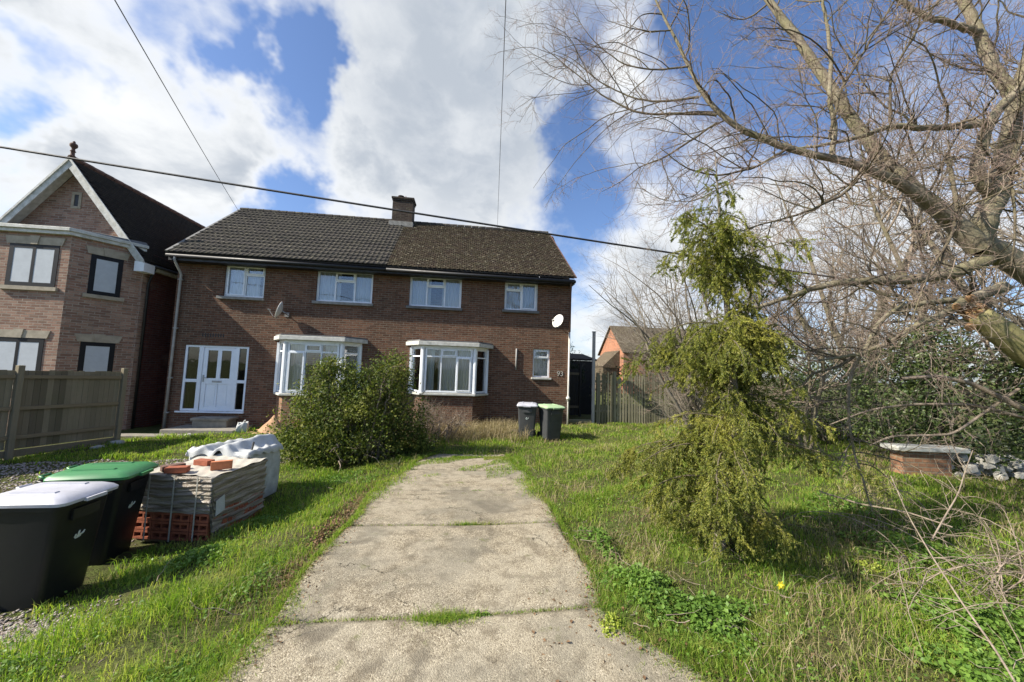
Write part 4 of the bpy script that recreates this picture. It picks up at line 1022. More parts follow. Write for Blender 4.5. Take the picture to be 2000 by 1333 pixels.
# hollow bricks of the lower courses: dark slots are real holes
hb = MB(); rows = 3; cols = 4; rh = .105; cwid = 2*w_/cols
for r_ in range(rows):
    z0 = .032+r_*rh
    for c_ in range(cols):
        x0 = -w_+c_*cwid+.004; x1 = x0+cwid-.008; ho = [(x0+.025, x0+cwid*.46, z0+.028, z0+rh-.03), (x0+cwid*.54, x1-.022, z0+.028, z0+rh-.03)]
        grid_wall(hb, x0, x1, z0+.003, z0+rh-.004, -d_, -d_+.18, ho)
hb.box(-w_, w_, -d_+.185, d_, .032, .032+rows*rh)
for k in range(cols*2):
    y0 = -d_+.19+k*(2*d_-.2)/(cols*2); 
    for r_ in range(rows): hb.box(w_+.001, w_+.006, y0+.008, y0+(2*d_-.2)/(cols*2)-.008, .04+r_*rh, .032+(r_+1)*rh-.008)
hb.build('hollow_bricks', 'brick_new', root)
hb2 = MB(); hb2.box(-w_+.02, w_-.02, -d_+.02, d_-.02, .36, Hh-.03); hb2.build('brick_core', 'clay_dark', root)
# wrinkled film: a sleeve of horizontal folds
V = []; Fs = []; nz = 46; nn_ = 140; rr = random.Random(9)
per = []
for (xa, ya, xb, yb, k) in ((-w_, -d_, w_, -d_, 35), (w_, -d_, w_, d_, 35), (w_, d_, -w_, d_, 35), (-w_, d_, -w_, -d_, 35)):
    for j in range(k): t_ = j/k; per.append((xa+(xb-xa)*t_, ya+(yb-ya)*t_))
for iz in range(nz+1):
    for j, (x_, y_) in enumerate(per):
        zb0 = .345 if y_ < -d_+.001 else .345-.28*min(1, (y_+d_)/.05) if x_ > w_-.001 else .07; z_ = zb0+(Hh-zb0)*iz/nz
        ang = j/len(per)*6.283; f_ = .010*math.sin(z_*70+1.5*math.sin(ang*2.)+.8*math.sin(ang*5+z_*9))+.007*math.sin(z_*140+3*math.sin(ang*3.3))+.006*math.sin(ang*9+z_*30)
        o_ = 1.018+f_*1.6
        V.append((x_*o_, y_*o_, z_+.004*math.sin(ang*14) if iz < 2 else z_))
for iz in range(nz):
    for j in range(nn_): a_ = iz*nn_+j; b_ = iz*nn_+(j+1) % nn_; Fs.append((a_, b_, b_+nn_, a_+nn_))
raw_mesh('shrink_wrap', V, Fs, 'wrap', root, True)
V = []; Fs = []; k = 26
for j in range(k+1):
    for i_ in range(k+1):
        x_ = -w_*1.02+2.04*w_*i_/k; y_ = -d_*1.02+2.04*d_*j/k
        V.append((x_, y_, Hh+.006+.012*math.sin(x_*9+3*math.sin(y_*7))*math.sin(y_*11)+.006*math.sin(x_*40+y_*18)))
for j in range(k):
    for i_ in range(k): q = j*(k+1)+i_; Fs.append((q, q+1, q+k+2, q+k+1))
raw_mesh('wrap_top', V, Fs, 'wrap_top', root, True)
for x_ in (-.28, .02, .30):
    st_ = MB(); st_.box(x_-.007, x_+.007, -d_-.030, -d_-.024, .03, Hh+.0); st_.build('strap', 'strap', root)
MB().hexa([(w_+.024, -.38, .30), (w_+.024, -.25, .34), (w_+.026, -.25, .34), (w_+.026, -.38, .30)], [(w_+.024, -.39, .48), (w_+.024, -.27, .52), (w_+.026, -.27, .52), (w_+.026, -.39, .48)]).build('paper_label', 'sheet', root)
for i_, (x_, y_, rz_, mt, up_, lb) in enumerate([(-4.50, -8.06, .5, 'brick_new_orange', 1, 'bright orange brick standing on the wrapped brick pack, rightmost of the loose ones'), (-4.83, -7.86, -.3, 'brick_new', 0, 'red brick lying on the wrapped brick pack, in the middle of the loose ones'),
        (-5.02, -8.10, .9, 'clay_dark', 0, 'dark red brick on the wrapped pack just behind the green bin lid, leftmost of them'), (-4.90, -8.20, .2, 'brick_new', 0, 'dark flat brick at the front corner of the wrapped pack by the green bin lid')]):
    m_ = MB(); m_.box(-.1075, .1075, -.051, .051, 0, .065 if not up_ else .102) if not up_ else m_.box(-.1075, .1075, -.033, .033, 0, .10)
    o = m_.build('loose_brick', mt, bevel=.004); o.location = (x_, y_, zt_+.015); o.rotation_euler = (0, 0, rz_); tag(o, lb, 'brick', 'loose bricks on the wrapped pack')

# ---- bulk bag behind the pack
root = empty('bulk_bag', (-4.93, -6.98, -.46), R(-7), label='square white bulk bag of rubble with a crumpled sheet over its top, behind the bricks', category='bulk bag')
def crumple(name, hx, hy, z0, z1, mat, amp, seed, k=22, root=None, bulge=.05, topamp=.04):
    V = []; Fs = []; r_ = random.Random(seed); ph = [r_.random()*6 for _ in range(8)]
    per = []
    for (xa, ya, xb, yb) in ((-hx, -hy, hx, -hy), (hx, -hy, hx, hy), (hx, hy, -hx, hy), (-hx, hy, -hx, -hy)):
        for j in range(k): t_ = j/k; per.append((xa+(xb-xa)*t_, ya+(yb-ya)*t_))
    n = len(per); nz = 20
    for iz in range(nz+1):
        t_ = iz/nz; z_ = z0+(z1-z0)*t_
        for j, (x_, y_) in enumerate(per):
            a_ = j/n*6.283; o_ = 1+bulge*math.sin(t_*3.14)+amp*(math.sin(a_*4+t_*5+ph[0])+.6*math.sin(a_*9-t_*8+ph[1])+.5*math.sin(a_*17+t_*13+ph[2]))
            V.append((x_*o_, y_*o_, z_+(topamp*math.sin(a_*3+ph[3])*t_)))
    for iz in range(nz):
        for j in range(n): q = iz*n+j; q2 = iz*n+(j+1) % n; Fs.append((q, q2, q2+n, q+n))
    b = len(V); V.append((0, 0, z1-.01)); top = nz*n
    for ring in (.8, .55, .3):
        b0 = len(V)
        for j in range(n): x_, y_, z_ = V[top+j] if ring == .8 else V[b0-n+j]; x_, y_, z_ = V[nz*n+j]; V.append((x_*ring, y_*ring, z1+topamp*.8*math.sin(x_*14+ph[4])*math.cos(y_*12+ph[5])))
        for j in range(n): Fs.append((top+j, top+(j+1) % n, b0+(j+1) % n, b0+j))
        top = b0
    for j in range(n): Fs.append((top+j, top+(j+1) % n, b, b))
    F3 = [f for f in Fs if f[2] != f[3]]; T3 = [f[:3] for f in Fs if f[2] == f[3]]
    me = bpy.data.meshes.new(name); me.from_pydata(V, [], F3+T3); me.update(); return link(name, me, mat, root, True)
crumple('bag_body', .41, .36, 0, .74, 'sheet_dark', .010, 3, root=root)
# folded sheet over the top, peaked towards the back right
V = []; Fs = []; k = 44
for j in range(k+1):
    for i_ in range(k+1):
        u_, v_ = i_/k*2-1, j/k*2-1; x_, y_ = u_*.50, v_*.45
        ridge = .10*math.exp(-((x_-.16-y_*.3)/.10)**2)+.05*math.exp(-((x_+.22)/.09)**2)
        e = max(abs(x_)/.43, abs(y_)/.37); drop = max(0, e-1)*1.1
        z_ = .77+ridge*1.3*(1-.25*max(0, e-1))+.008*math.sin(x_*31+3*math.sin(y_*13))+.007*math.sin(y_*37+x_*11)+.03*math.sin(x_*6+1)*math.sin(y_*5)-drop*.42-(0 if e < 1 else .010*math.sin(x_*40+y_*33))
        V.append((min(max(x_, -.45), .45)*1.0+.01*math.sin(y_*30), min(max(y_, -.39), .39)+.01*math.sin(x_*26), z_))
for j in range(k):
    for i_ in range(k): q = j*(k+1)+i_; Fs.append((q, q+1, q+k+2, q+k+1))
raw_mesh('bag_cover', V, Fs, 'sheet', root, True)
MB().tube([(.435, -.335, .1), (.44, -.34, .5), (.43, -.33, .74), (.30, -.1, .86)], .014, 6).build('bag_strap', 'rubber', root)
for sx, sy in ():
    m_ = MB(); m_.tube([(sx*.36, sy*.30, .70), (sx*.42, sy*.34, .84), (sx*.30, sy*.36, .86), (sx*.22, sy*.32, .72)], .016, 6); m_.build('lifting_loop', 'sheet', root, smooth=True)

# ---- small things at the foot of the left-hand house
root = empty('plastic_sack', (-8.22, -.92, -.53), .3, label='small white plastic sack on the grass at the right end of the doorstep', category='sack')
o = crumple('sack_body', .12, .09, 0, .26, 'sheet', .05, 8, 10, root, .2, .05); MB().tube([(0, 0, .26), (.03, 0, .33), (.06, .01, .35)], [.03, .015, .03], 6).build('sack_tie', 'sheet', root)
V = []; Fs = []; k = 26
for j in range(k+1):
    for i_ in range(k+1):
        x_, y_ = -.6+1.2*i_/k, -.6+1.2*j/k; rr_ = math.hypot(x_, y_*1.1)
        V.append((x_, y_, .50*max(0, 1-rr_/.46)**1.3-.05+.03*math.sin(x_*14+2)*math.sin(y_*17)))
for j in range(k):
    for i_ in range(k): q = j*(k+1)+i_; Fs.append((q, q+1, q+k+2, q+k+1))
o = raw_mesh('lit_brick_mound', V, Fs, 'lit_brick', None, True); o.location = (-7.45, -.72, -.47); tag(o, 'small added mound against the left bay window, coloured as orange-lit broken brick', 'brick mound')  # added mound; its orange stands for light on broken brick
root = empty('garden_stone', (-.02, -1.75, -.36), label='grey stone block in the grass left of the white-lidded bin by the house', category='stone')
MB().box(-.13, .13, -.1, .1, 0, .16).build('stone_block', 'concrete_sill', root, bevel=.03)

# ---- satellite dishes
def dish(x, y, z, size, label, nd=(-.76, -.56, .33)):
    n_ = Vector(nd).normalized(); root = empty('satellite_dish', (x, y, z), label=label, category='satellite dish', group='satellite dishes on the front walls')
    m_ = MB(); rings = 7; kk = 24; xv = n_.cross(Vector((0, 0, 1))).normalized(); yv = xv.cross(n_)
    pts = []
    for side in (0, 1):
        for r_ in range(rings+1):
            for j in range(kk):
                a_ = 2*math.pi*j/kk; q = r_/rings; p = n_*(size*.16*q*q-.012*side)+xv*math.cos(a_)*size*.5*q*.94+yv*math.sin(a_)*size*.5*q; pts.append(tuple(p))
    fs = []
    N_ = (rings+1)*kk
    for side in (0, 1):
        for r_ in range(rings):
            for j in range(kk):
                a_ = side*N_+r_*kk+j; b_ = side*N_+r_*kk+(j+1) % kk; f = (a_, b_, b_+kk, a_+kk); fs.append(f if side == 0 else f[::-1])
    for j in range(kk): a_ = rings*kk+j; b_ = rings*kk+(j+1) % kk; fs.append((a_, b_, b_+N_, a_+N_))
    m_.add(pts, fs); m_.build('dish_reflector', 'dish', root, smooth=True)
    f_ = n_*size*.62-yv*size*.18; m_ = MB(); m_.tube([-yv*size*.48, -yv*size*.45+n_*size*.3, f_], .010, 6); m_.build('feed_arm', 'metal_grey', root)
    m_ = MB(); m_.tube([f_-n_*.05, f_+n_*.03], [.022, .03], 10); m_.build('feed_horn', 'concrete_sill', root)
    wy = -y-.005; m_ = MB(); m_.tube([-n_*.012, -n_*.10-yv*.03, Vector((.02, wy-.06, -.08)), Vector((.02, wy, -.08))], .018, 8); m_.build('wall_bracket', 'metal_grey', root)
    m_ = MB(); m_.box(-.05, .09, wy-.012, wy, -.16, 0); m_.build('bracket_plate', 'metal_grey', root)
    return root
dish(-7.67, -.34, 3.30, .56, 'white satellite dish seen edge on, above the left bay window', (-.97, -.30, .30))
dish(1.62, -.36, 3.38, .50, 'round pale satellite dish at the right-hand corner of the house')

# ---- overhead lines
def line3(name, pts, r_, mat, sag, label, cat, ext=(0, 0), group=None):
    a, b = Vector(pts[0]), Vector(pts[1]); d = b-a; a2 = a-d*ext[0]; b2 = b+d*ext[1]; out = []
    for i_ in range(49):
        t_ = i_/48; p = a2+(b2-a2)*t_; p.z -= sag*4*t_*(1-t_); out.append(p)
    m_ = MB(); m_.tube(out, r_, 6); o = m_.build(name, mat, smooth=True); tag(o, label, cat, group); return o
line3('overhead_cable', ((-9.77, -6, 5.36), (2.71, -6, 4.34)), .019, 'cable', .20, 'thick black overhead cable crossing in front of the roofs from upper left', 'overhead cable', (1.3, 1.3))
A_ = Vector((-11.6, 3.6, 8.0)); B_ = at(235, 0, 5.); line3('telephone_wire', (A_, B_), .0075, 'wire', .12, 'thin telephone wire slanting down from the top of the sky to the left roof', 'telephone wire', (0, .8))
A_ = Vector((-.47, 3.3, 7.98)); B_ = at(988, 0, 5.); line3('telephone_wire', (A_, B_), .006, 'wire', .08, 'thin near-vertical telephone wire rising above the mossy roof', 'telephone wire', (0, .8))

# ---- side passage: tall post, back gate, paling fence
root = empty('timber_post', (3.16, .35, -.28), label='tall silvery square post at the side passage, between house and paling fence', category='post')
MB().box(-.05, .05, -.05, .05, 0, 3.42).build('post_shaft', 'post_far', root, bevel=.008); MB().box(-.065, .065, -.065, .065, 3.421, 3.45).build('post_cap', 'post_far', root)
root = empty('side_gate', (2.65, 2.3, -.3), label='dark shaded wooden gate closing the passage beside the house', category='gate')
m_ = MB()
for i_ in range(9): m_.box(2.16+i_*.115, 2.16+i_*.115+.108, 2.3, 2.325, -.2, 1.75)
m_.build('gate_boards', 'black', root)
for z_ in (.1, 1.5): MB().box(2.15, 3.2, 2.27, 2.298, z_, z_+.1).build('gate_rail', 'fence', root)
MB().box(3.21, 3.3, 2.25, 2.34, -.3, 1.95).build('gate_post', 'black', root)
place(root)
root = empty('threshold_board', (2.65, .35, -.3), label='low mossy board across the foot of the side passage', category='board')
MB().box(-.46, .44, -.03, .03, 0, .17).build('board_plank', 'fence_far', root, bevel=.006)
root = empty('garden_shed', (3.1, 4.4, -.3), label='dark garden shed behind the side gate, overgrown with creeper', category='shed')
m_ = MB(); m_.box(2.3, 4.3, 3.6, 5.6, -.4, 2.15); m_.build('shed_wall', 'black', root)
m_ = MB(); m_.hexa([(2.2, 3.5, 2.16), (4.4, 3.5, 2.16), (4.4, 5.7, 2.5), (2.2, 5.7, 2.5)], [(2.2, 3.5, 2.24), (4.4, 3.5, 2.24), (4.4, 5.7, 2.58), (2.2, 5.7, 2.58)]); m_.build('shed_roof', 'tile_black', root)
MB().box(2.5, 3.2, 3.57, 3.598, -.3, 1.7).build('shed_door', 'fence', root)
place(root)
root = empty('paling_fence', (3.4, .35, -.3), label='mossy upright-paling fence at the end of the lawn, right of the house', category='fence')
rr = random.Random(12); m_ = MB(); x_ = 3.30
while x_ < 12.6:
    wd = rr.uniform(.05, .085); h_ = rr.uniform(1.72, 1.98); ln = rr.uniform(-.025, .025)
    m_.hexa([(x_, .34, -.32), (x_+wd, .34, -.32), (x_+wd, .358, -.32), (x_, .358, -.32)], [(x_+ln, .34, h_-.28), (x_+wd+ln, .34, h_-.28), (x_+wd+ln, .358, h_-.28), (x_+ln, .358, h_-.28)])
    x_ += wd+rr.uniform(.02, .06)
m_.build('fence_boards', 'fence_far', root)
for z_ in (.15, 1.25): MB().box(3.25, 12.6, .36, .41, z_, z_+.08).build('fence_rail', 'fence_far', root)
for k in range(6): MB().box(3.32+k*1.83, 3.42+k*1.83, .412, .50, -.35, 1.62).build('fence_post', 'fence_far', root)
place(root)

# ---- low wall with a pale coping, right, under the trees
root = empty('garden_wall', (7.75, -6.5, g1(7.75, -6.5)), R(-8), label='low tumbledown brick wall with a white slab on top, under the bare trees', category='wall')
root.scale = (.72, .8, 1.15)
MB().box(-.75, .55, -.16, .16, 0, .42).build('brick_pier', 'brick_low', root)
MB().box(-.95, 1.0, -.24, .24, .421, .50).build('wall_slab', 'pvc_dirty', root, bevel=.012)
m_ = MB(); rr = random.Random(6)
for i_ in range(40):
    x_ = .7+rr.random()*2.6; s_ = rr.uniform(.05, .11); m_.obox((x_, rr.uniform(-.2, .2), rr.uniform(.03, .34)), Vector((s_, s_*.3*rr.uniform(-1, 1), .02)), Vector((-s_*.2, s_*.7, 0)), Vector((0, .02, s_*.5)))
m_.build('rubble', 'slab_stone', root, bevel=.015)
# ================================================================== vegetation
def tubes_np(name, P, Rr, k, mat, parent=None):
    P = np.asarray(P); n, m_, _ = P.shape
    T = np.empty_like(P); T[:, 1:-1] = P[:, 2:]-P[:, :-2]; T[:, 0] = P[:, 1]-P[:, 0]; T[:, -1] = P[:, -1]-P[:, -2]
    T /= np.maximum(np.linalg.norm(T, axis=2, keepdims=True), 1e-6)
    ref = np.array([.31, .17, .93]); Xv = np.cross(T, ref); Xv /= np.maximum(np.linalg.norm(Xv, axis=2, keepdims=True), 1e-3); Yv = np.cross(T, Xv)
    a = np.arange(k)*2*np.pi/k
    V = P[:, :, None]+(Xv[:, :, None]*np.cos(a)[None, None, :, None]+Yv[:, :, None]*np.sin(a)[None, None, :, None])*Rr[:, :, None, None]
    idx = np.arange(n*m_*k).reshape(n, m_, k); nx_ = np.roll(idx, -1, 2)
    F = np.stack([idx[:, :-1], nx_[:, :-1], nx_[:, 1:], idx[:, 1:]], -1).reshape(-1, 4)
    return raw_mesh(name, V.reshape(-1, 3), F, mat, parent, smooth=True)
def resample(pts, m_):
    """smooth resample of a hand-laid polyline with radii: rows (x,y,z,r)"""
    P = np.array(pts, float); d = np.r_[0, np.cumsum(np.linalg.norm(np.diff(P[:, :3], axis=0), axis=1))]
    t = np.linspace(0, d[-1], m_); Q = np.stack([np.interp(t, d, P[:, j]) for j in range(4)], 1)
    for _ in range(2): Q[1:-1] = (Q[:-2]+2*Q[1:-1]+Q[2:])/4
    return Q
def grow(PP, PR, n, length, rad, m_=7, spread=.8, fwd=.6, trop=(0, 0, 0), tropk=.3, wig=.18, tmin=.15, tmax=1., rng=npr, rcap=.65, endtaper=.25, dirbias=None, zig=0.):
    """n side shoots from the polylines PP (N,M,3)"""
    N, M_, _ = PP.shape; seg = np.linalg.norm(np.diff(PP, axis=1), axis=2).sum(1); pr = seg/seg.sum()
    i = rng.choice(N, n, p=pr); t = tmin+(tmax-tmin)*rng.rand(n); f = t*(M_-1); j = np.minimum(f.astype(int), M_-2); f = f-j
    p0 = PP[i, j]*(1-f)[:, None]+PP[i, j+1]*f[:, None]; r0 = PR[i, j]*(1-f)+PR[i, j+1]*f
    tan = PP[i, j+1]-PP[i, j]; tan /= np.maximum(np.linalg.norm(tan, axis=1, keepdims=True), 1e-6)
    rv = rng.normal(size=(n, 3)); rv -= (rv*tan).sum(1)[:, None]*tan; rv /= np.maximum(np.linalg.norm(rv, axis=1, keepdims=True), 1e-6)
    d = tan*fwd+rv*spread
    if dirbias is not None: d = d+np.array(dirbias)
    d /= np.linalg.norm(d, axis=1, keepdims=True)
    L = (length[0]+(length[1]-length[0])*rng.rand(n))*(1.15-.55*t); st = L/(m_-1)
    P = np.empty((n, m_, 3)); P[:, 0] = p0; tr = np.array(trop, float); sgn = 1
    for k in range(1, m_):
        d = d+rng.normal(size=(n, 3))*wig+tr*tropk/m_*2
        if zig: side = np.cross(d, [0, 0, 1.]); d = d+side*zig*sgn; sgn = -sgn
        d /= np.linalg.norm(d, axis=1, keepdims=True); P[:, k] = P[:, k-1]+d*st[:, None]
    rr = np.minimum(rad[0]+(rad[1]-rad[0])*rng.rand(n), r0*rcap+.0006)
    Rr = rr[:, None]*np.linspace(1, endtaper, m_)[None]
    return P, Rr
def vis_cull(P, R_, zmin=-.3):
    k = P[:, :, 2].min(1) > zmin; return P[k], R_[k]

# ---------------- the big bare tree on the right: limbs laid out in space, twigs grown from them
def limb(pts, m_=20):                        # (px, py, depth, radius m)
    rows = []
    for x, y, d, r in pts: p = at(x, y, d); rows.append((p.x, p.y, p.z, r))
    return resample(rows, m_)
root_t = empty('bare_tree', (8.2, -9.2, -.2), label='big mossy bare tree at the right edge, with one broken limb', category='tree')
LIMBS = [
 [(2330, 1080, 4.6, .22), (2260, 900, 4.7, .21), (2160, 660, 4.8, .19), (2040, 540, 4.9, .165), (1965, 500, 5.0, .15), (1915, 480, 5., .145)],
 [(1915, 485, 5., .14), (1870, 440, 5.05, .115), (1800, 385, 5.1, .095), (1730, 320, 5.3, .085), (1660, 230, 5.6, .078), (1610, 155, 5.8, .07), (1565, 85, 6., .062), (1520, 30, 6.2, .055), (1460, -60, 6.5, .045)],
 [(1850, 425, 5.0, .08), (1780, 370, 4.95, .066), (1700, 330, 4.9, .055), (1620, 308, 4.9, .046), (1550, 295, 4.9, .042), (1480, 270, 4.95, .038), (1405, 228, 5., .034), (1368, 180, 5.1, .027), (1330, 100, 5.2, .02), (1300, 40, 5.3, .016), (1265, -30, 5.4, .012)],
 [(1915, 480, 5., .14), (1920, 425, 5., .13), (1948, 385, 5., .11), (1962, 310, 5.05, .10), (1985, 200, 5.1, .09), (2020, 90, 5.2, .08), (2060, -60, 5.3, .07)],
 [(1948, 390, 5., .09), (1905, 345, 4.95, .075), (1912, 295, 4.95, .065), (1940, 225, 4.9, .058), (1990, 175, 4.9, .05), (2060, 120, 4.9, .045)],
 [(1940, 238, 4.9, .05), (1880, 246, 4.85, .042), (1800, 252, 4.8, .036), (1745, 244, 4.8, .034), (1680, 268, 4.8, .028), (1630, 280, 4.8, .022), (1560, 290, 4.9, .014)],
 [(1985, 200, 5.1, .08), (1935, 125, 5.3, .075), (1912, 65, 5.4, .065), (1885, 10, 5.5, .06), (1860, -60, 5.6, .05)],
 [(1920, 70, 5.4, .05), (1865, 48, 5.3, .042), (1800, 30, 5.2, .035), (1745, -10, 5.2, .028)],
 [(1625, 305, 4.95, .035), (1632, 265, 4.95, .032), (1620, 195, 5., .028), (1624, 110, 5.05, .024), (1612, 30, 5.1, .02), (1600, -50, 5.1, .016)],
 [(1930, 505, 5., .09), (1860, 535, 5., .075), (1770, 548, 5.1, .066), (1690, 548, 5.2, .058), (1610, 556, 5.3, .046), (1550, 578, 5.4, .036), (1480, 600, 5.5, .026), (1430, 612, 5.6, .02)],
 [(1960, 560, 4.6, .07), (1880, 590, 4.6, .05), (1840, 615, 4.6, .04), (1780, 640, 4.6, .034), (1735, 672, 4.6, .028), (1680, 692, 4.6, .022), (1600, 705, 4.6, .012)],
 [(1900, 585, 4.8, .045), (1820, 590, 4.8, .034), (1760, 600, 4.8, .03), (1722, 615, 4.8, .03), (1705, 645, 4.8, .028), (1700, 675, 4.8, .024), (1672, 700, 4.8, .022), (1658, 740, 4.8, .02), (1655, 800, 4.75, .016), (1664, 875, 4.7, .013), (1690, 950, 4.6, .009), (1700, 990, 4.55, .006)],
 [(1680, 690, 4.7, .02), (1640, 715, 4.7, .018), (1585, 730, 4.7, .014), (1540, 790, 4.7, .008)],
 [(1400, 225, 5., .022), (1330, 222, 5.2, .018), (1250, 224, 5.4, .014), (1180, 190, 5.6, .011), (1120, 140, 5.8, .008), (1060, 92, 6., .004)],
 [(1365, 190, 5.05, .018), (1300, 200, 5.2, .014), (1240, 195, 5.4, .011), (1170, 160, 5.6, .009), (1115, 112, 5.8, .005), (1080, 100, 5.9, .003)],
 [(1345, 130, 5.15, .014), (1280, 138, 5.3, .011), (1220, 128, 5.4, .009), (1175, 95, 5.5, .007), (1150, 70, 5.5, .005), (1120, 25, 5.6, .003)],
 [(1400, 240, 5., .016), (1350, 275, 5., .013), (1290, 312, 5.05, .011), (1250, 325, 5.1, .008), (1215, 355, 5.1, .005), (1175, 375, 5.1, .003)],
 [(1310, 60, 5.2, .010), (1270, 62, 5.2, .008), (1230, 55, 5.2, .006), (1190, 42, 5.3, .003)],
 [(1540, 290, 4.9, .018), (1470, 330, 4.7, .014), (1400, 345, 4.6, .011), (1340, 330, 4.5, .008), (1290, 290, 4.5, .004)],
 [(1700, 310, 5., .02), (1650, 380, 4.5, .018), (1560, 420, 4.3, .013), (1480, 440, 4.2, .008), (1400, 470, 4.1, .004)],
 [(1850, 300, 4.9, .025), (1870, 400, 4.3, .02), (1862, 460, 4.1, .015), (1820, 520, 4.0, .010), (1790, 600, 3.9, .006), (1770, 660, 3.9, .003)],
 [(2000, 260, 4.6, .03), (1980, 300, 4.2, .022), (1975, 360, 4., .016), (1985, 440, 3.9, .01), (1975, 520, 3.9, .006)],
 [(1620, 270, 4.9, .02), (1640, 180, 4.8, .016), (1700, 80, 4.7, .012), (1760, -20, 4.6, .01)],
 [(1740, 245, 4.8, .018), (1738, 150, 4.8, .014), (1790, 60, 4.8, .011), (1850, -20, 4.8, .009)],
]
LQ = [limb(l, 26) for l in LIMBS]
LP = np.array([q[:, :3] for q in LQ]); LR = np.array([q[:, 3] for q in LQ])
LP[:, 1:-1] += npr.normal(size=LP[:, 1:-1].shape)*np.minimum(LR[:, 1:-1], .03)[:, :, None]*.22
tubes_np('trunk', LP[:12], LR[:12]*(1+.04*npr.normal(size=LR[:12].shape)), 10, 'bark', root_t)
rg = np.random.RandomState(5)
B1, R1 = grow(LP[1:], LR[1:], 150, (.7, 1.7), (.008, .018), 12, .85, .5, (-.25, 0, .35), .9, .16, .1, 1, rg, zig=.05)
AR, AQ = grow(LP[1:], LR[1:], 85, (1.3, 2.9), (.006, .012), 18, .8, .45, (-.45, -.05, -.75), 1.15, .10, .1, 1, rg, dirbias=(-.45, 0, .45), zig=.03)
AR2, AQ2 = grow(AR, AQ, 900, (.15, .6), (.0025, .004), 9, .7, .7, (-.2, 0, -.1), .5, .17, .1, 1, rg, zig=.09)
AR3, AQ3 = grow(AR2, AQ2, 3600, (.08, .28), (.0016, .0026), 6, .7, .7, (0, 0, 0), .5, .2, .1, 1, rg, zig=.12)
AR, AQ = vis_cull(AR, AQ, -.1); AR2, AQ2 = vis_cull(AR2, AQ2, -.1); AR3, AQ3 = vis_cull(AR3, AQ3, -.1)
B1b, R1b = grow(LP[12:], LR[12:], 60, (.3, .8), (.004, .008), 10, .7, .8, (-.3, 0, .25), .8, .16, .05, 1, rg, zig=.06)
B2, R2 = grow(np.concatenate([B1]), R1, 1700, (.30, .85), (.0035, .006), 9, .75, .7, (-.2, 0, .3), .7, .17, .1, 1, rg, zig=.08)
B2c, R2c = grow(LP[1:], LR[1:], 700, (.25, .7), (.003, .006), 9, .95, .35, (-.1, 0, .35), .8, .2, .05, 1, rg, zig=.1)
B3, R3 = grow(B2, R2, 8000, (.10, .38), (.0021, .0033), 6, .8, .7, (-.1, 0, .3), .5, .2, .1, 1, rg, zig=.12)
B3b, R3b = grow(np.concatenate([B1b]), R1b, 700, (.10, .34), (.0018, .0028), 6, .8, .7, (-.1, 0, .2), .5, .2, .05, 1, rg, zig=.12)
B3c, R3c = grow(B2c, R2c, 2600, (.10, .34), (.0018, .0028), 6, .8, .7, (0, 0, .2), .5, .2, .1, 1, rg, zig=.12)
tubes_np('crown', np.concatenate([LP[12:], ]), np.concatenate([LR[12:]]), 7, 'bark_dark', root_t)
def cat(name, sets, k, mat, root):
    """one crown mesh out of several sets of shoots"""
    objs = [tubes_np(name, P_, R_, k, mat, None) for P_, R_ in sets]
    Vs, Fs, off = [], [], 0
    for o_ in objs:
        me = o_.data; v = np.empty(len(me.vertices)*3, np.float32); me.vertices.foreach_get('co', v); f = np.empty(len(me.loops), np.int32); me.loops.foreach_get('vertex_index', f)
        Vs.append(v.reshape(-1, 3)); Fs.append(f.reshape(-1, 4)+off); off += len(me.vertices); bpy.data.objects.remove(o_); bpy.data.meshes.remove(me)
    return raw_mesh(name, np.concatenate(Vs), np.concatenate(Fs), mat, root, True)
cat('crown', [(AR, AQ), (B1, R1)], 5, 'bark_dark', root_t); cat('crown', [(AR2, AQ2), (B1b, R1b), (B2, R2), (B2c, R2c)], 4, 'twig', root_t)
cat('crown', [(AR3, AQ3), (B3, R3), (B3b, R3b), (B3c, R3c)], 3, 'twig_pink', root_t)
# broken limb with raw end
bl = limb([(2170, 800, 4.35, .17), (2060, 725, 4.4, .155), (1985, 672, 4.45, .145), (1930, 630, 4.5, .13), (1905, 612, 4.52, .12)], 16)
LB = MB(); LB.tube([tuple(r_[:3]) for r_ in bl], [r_[3]*(1+.03*math.sin(i_*2.2)) for i_, r_ in enumerate(bl)], 16); LB.build('broken_limb', 'log', root_t, smooth=True)
e = Vector(bl[-1][:3]); dv_ = (Vector(bl[-1][:3])-Vector(bl[-3][:3])).normalized(); sp = MB(); rr = random.Random(4)
xv = dv_.cross(Vector((0, 0, 1))).normalized(); yv = xv.cross(dv_)
for i_ in range(44):
    a_ = rr.random()*6.28; r_ = .115*math.sqrt(rr.random()); p = e+xv*math.cos(a_)*r_+yv*math.sin(a_)*r_; L_ = rr.uniform(.03, .13)*(1.2 if r_ > .07 else .7); w_ = rr.uniform(.010, .022)
    q = p+dv_*L_+xv*rr.uniform(-.02, .02)+yv*rr.uniform(-.02, .02); sp.tube([p-dv_*.03, (p+q)/2, q], [w_, w_*.8, w_*.15], 5)
sp.build('splintered_end', 'broken', root_t)
for (pp, rr_) in (((1895, 585, 4.55), .05), ((1868, 600, 4.5), .035), ((1895, 640, 4.5), .045)):
    p = at(*pp); m_ = MB(); m_.tube([p+Vector((.03, .02, .02)), p, p-Vector((.05, .02, -.03))], [rr_, rr_*1.1, rr_*.4], 8); m_.build('torn_stub', 'broken', root_t)
place(root_t)

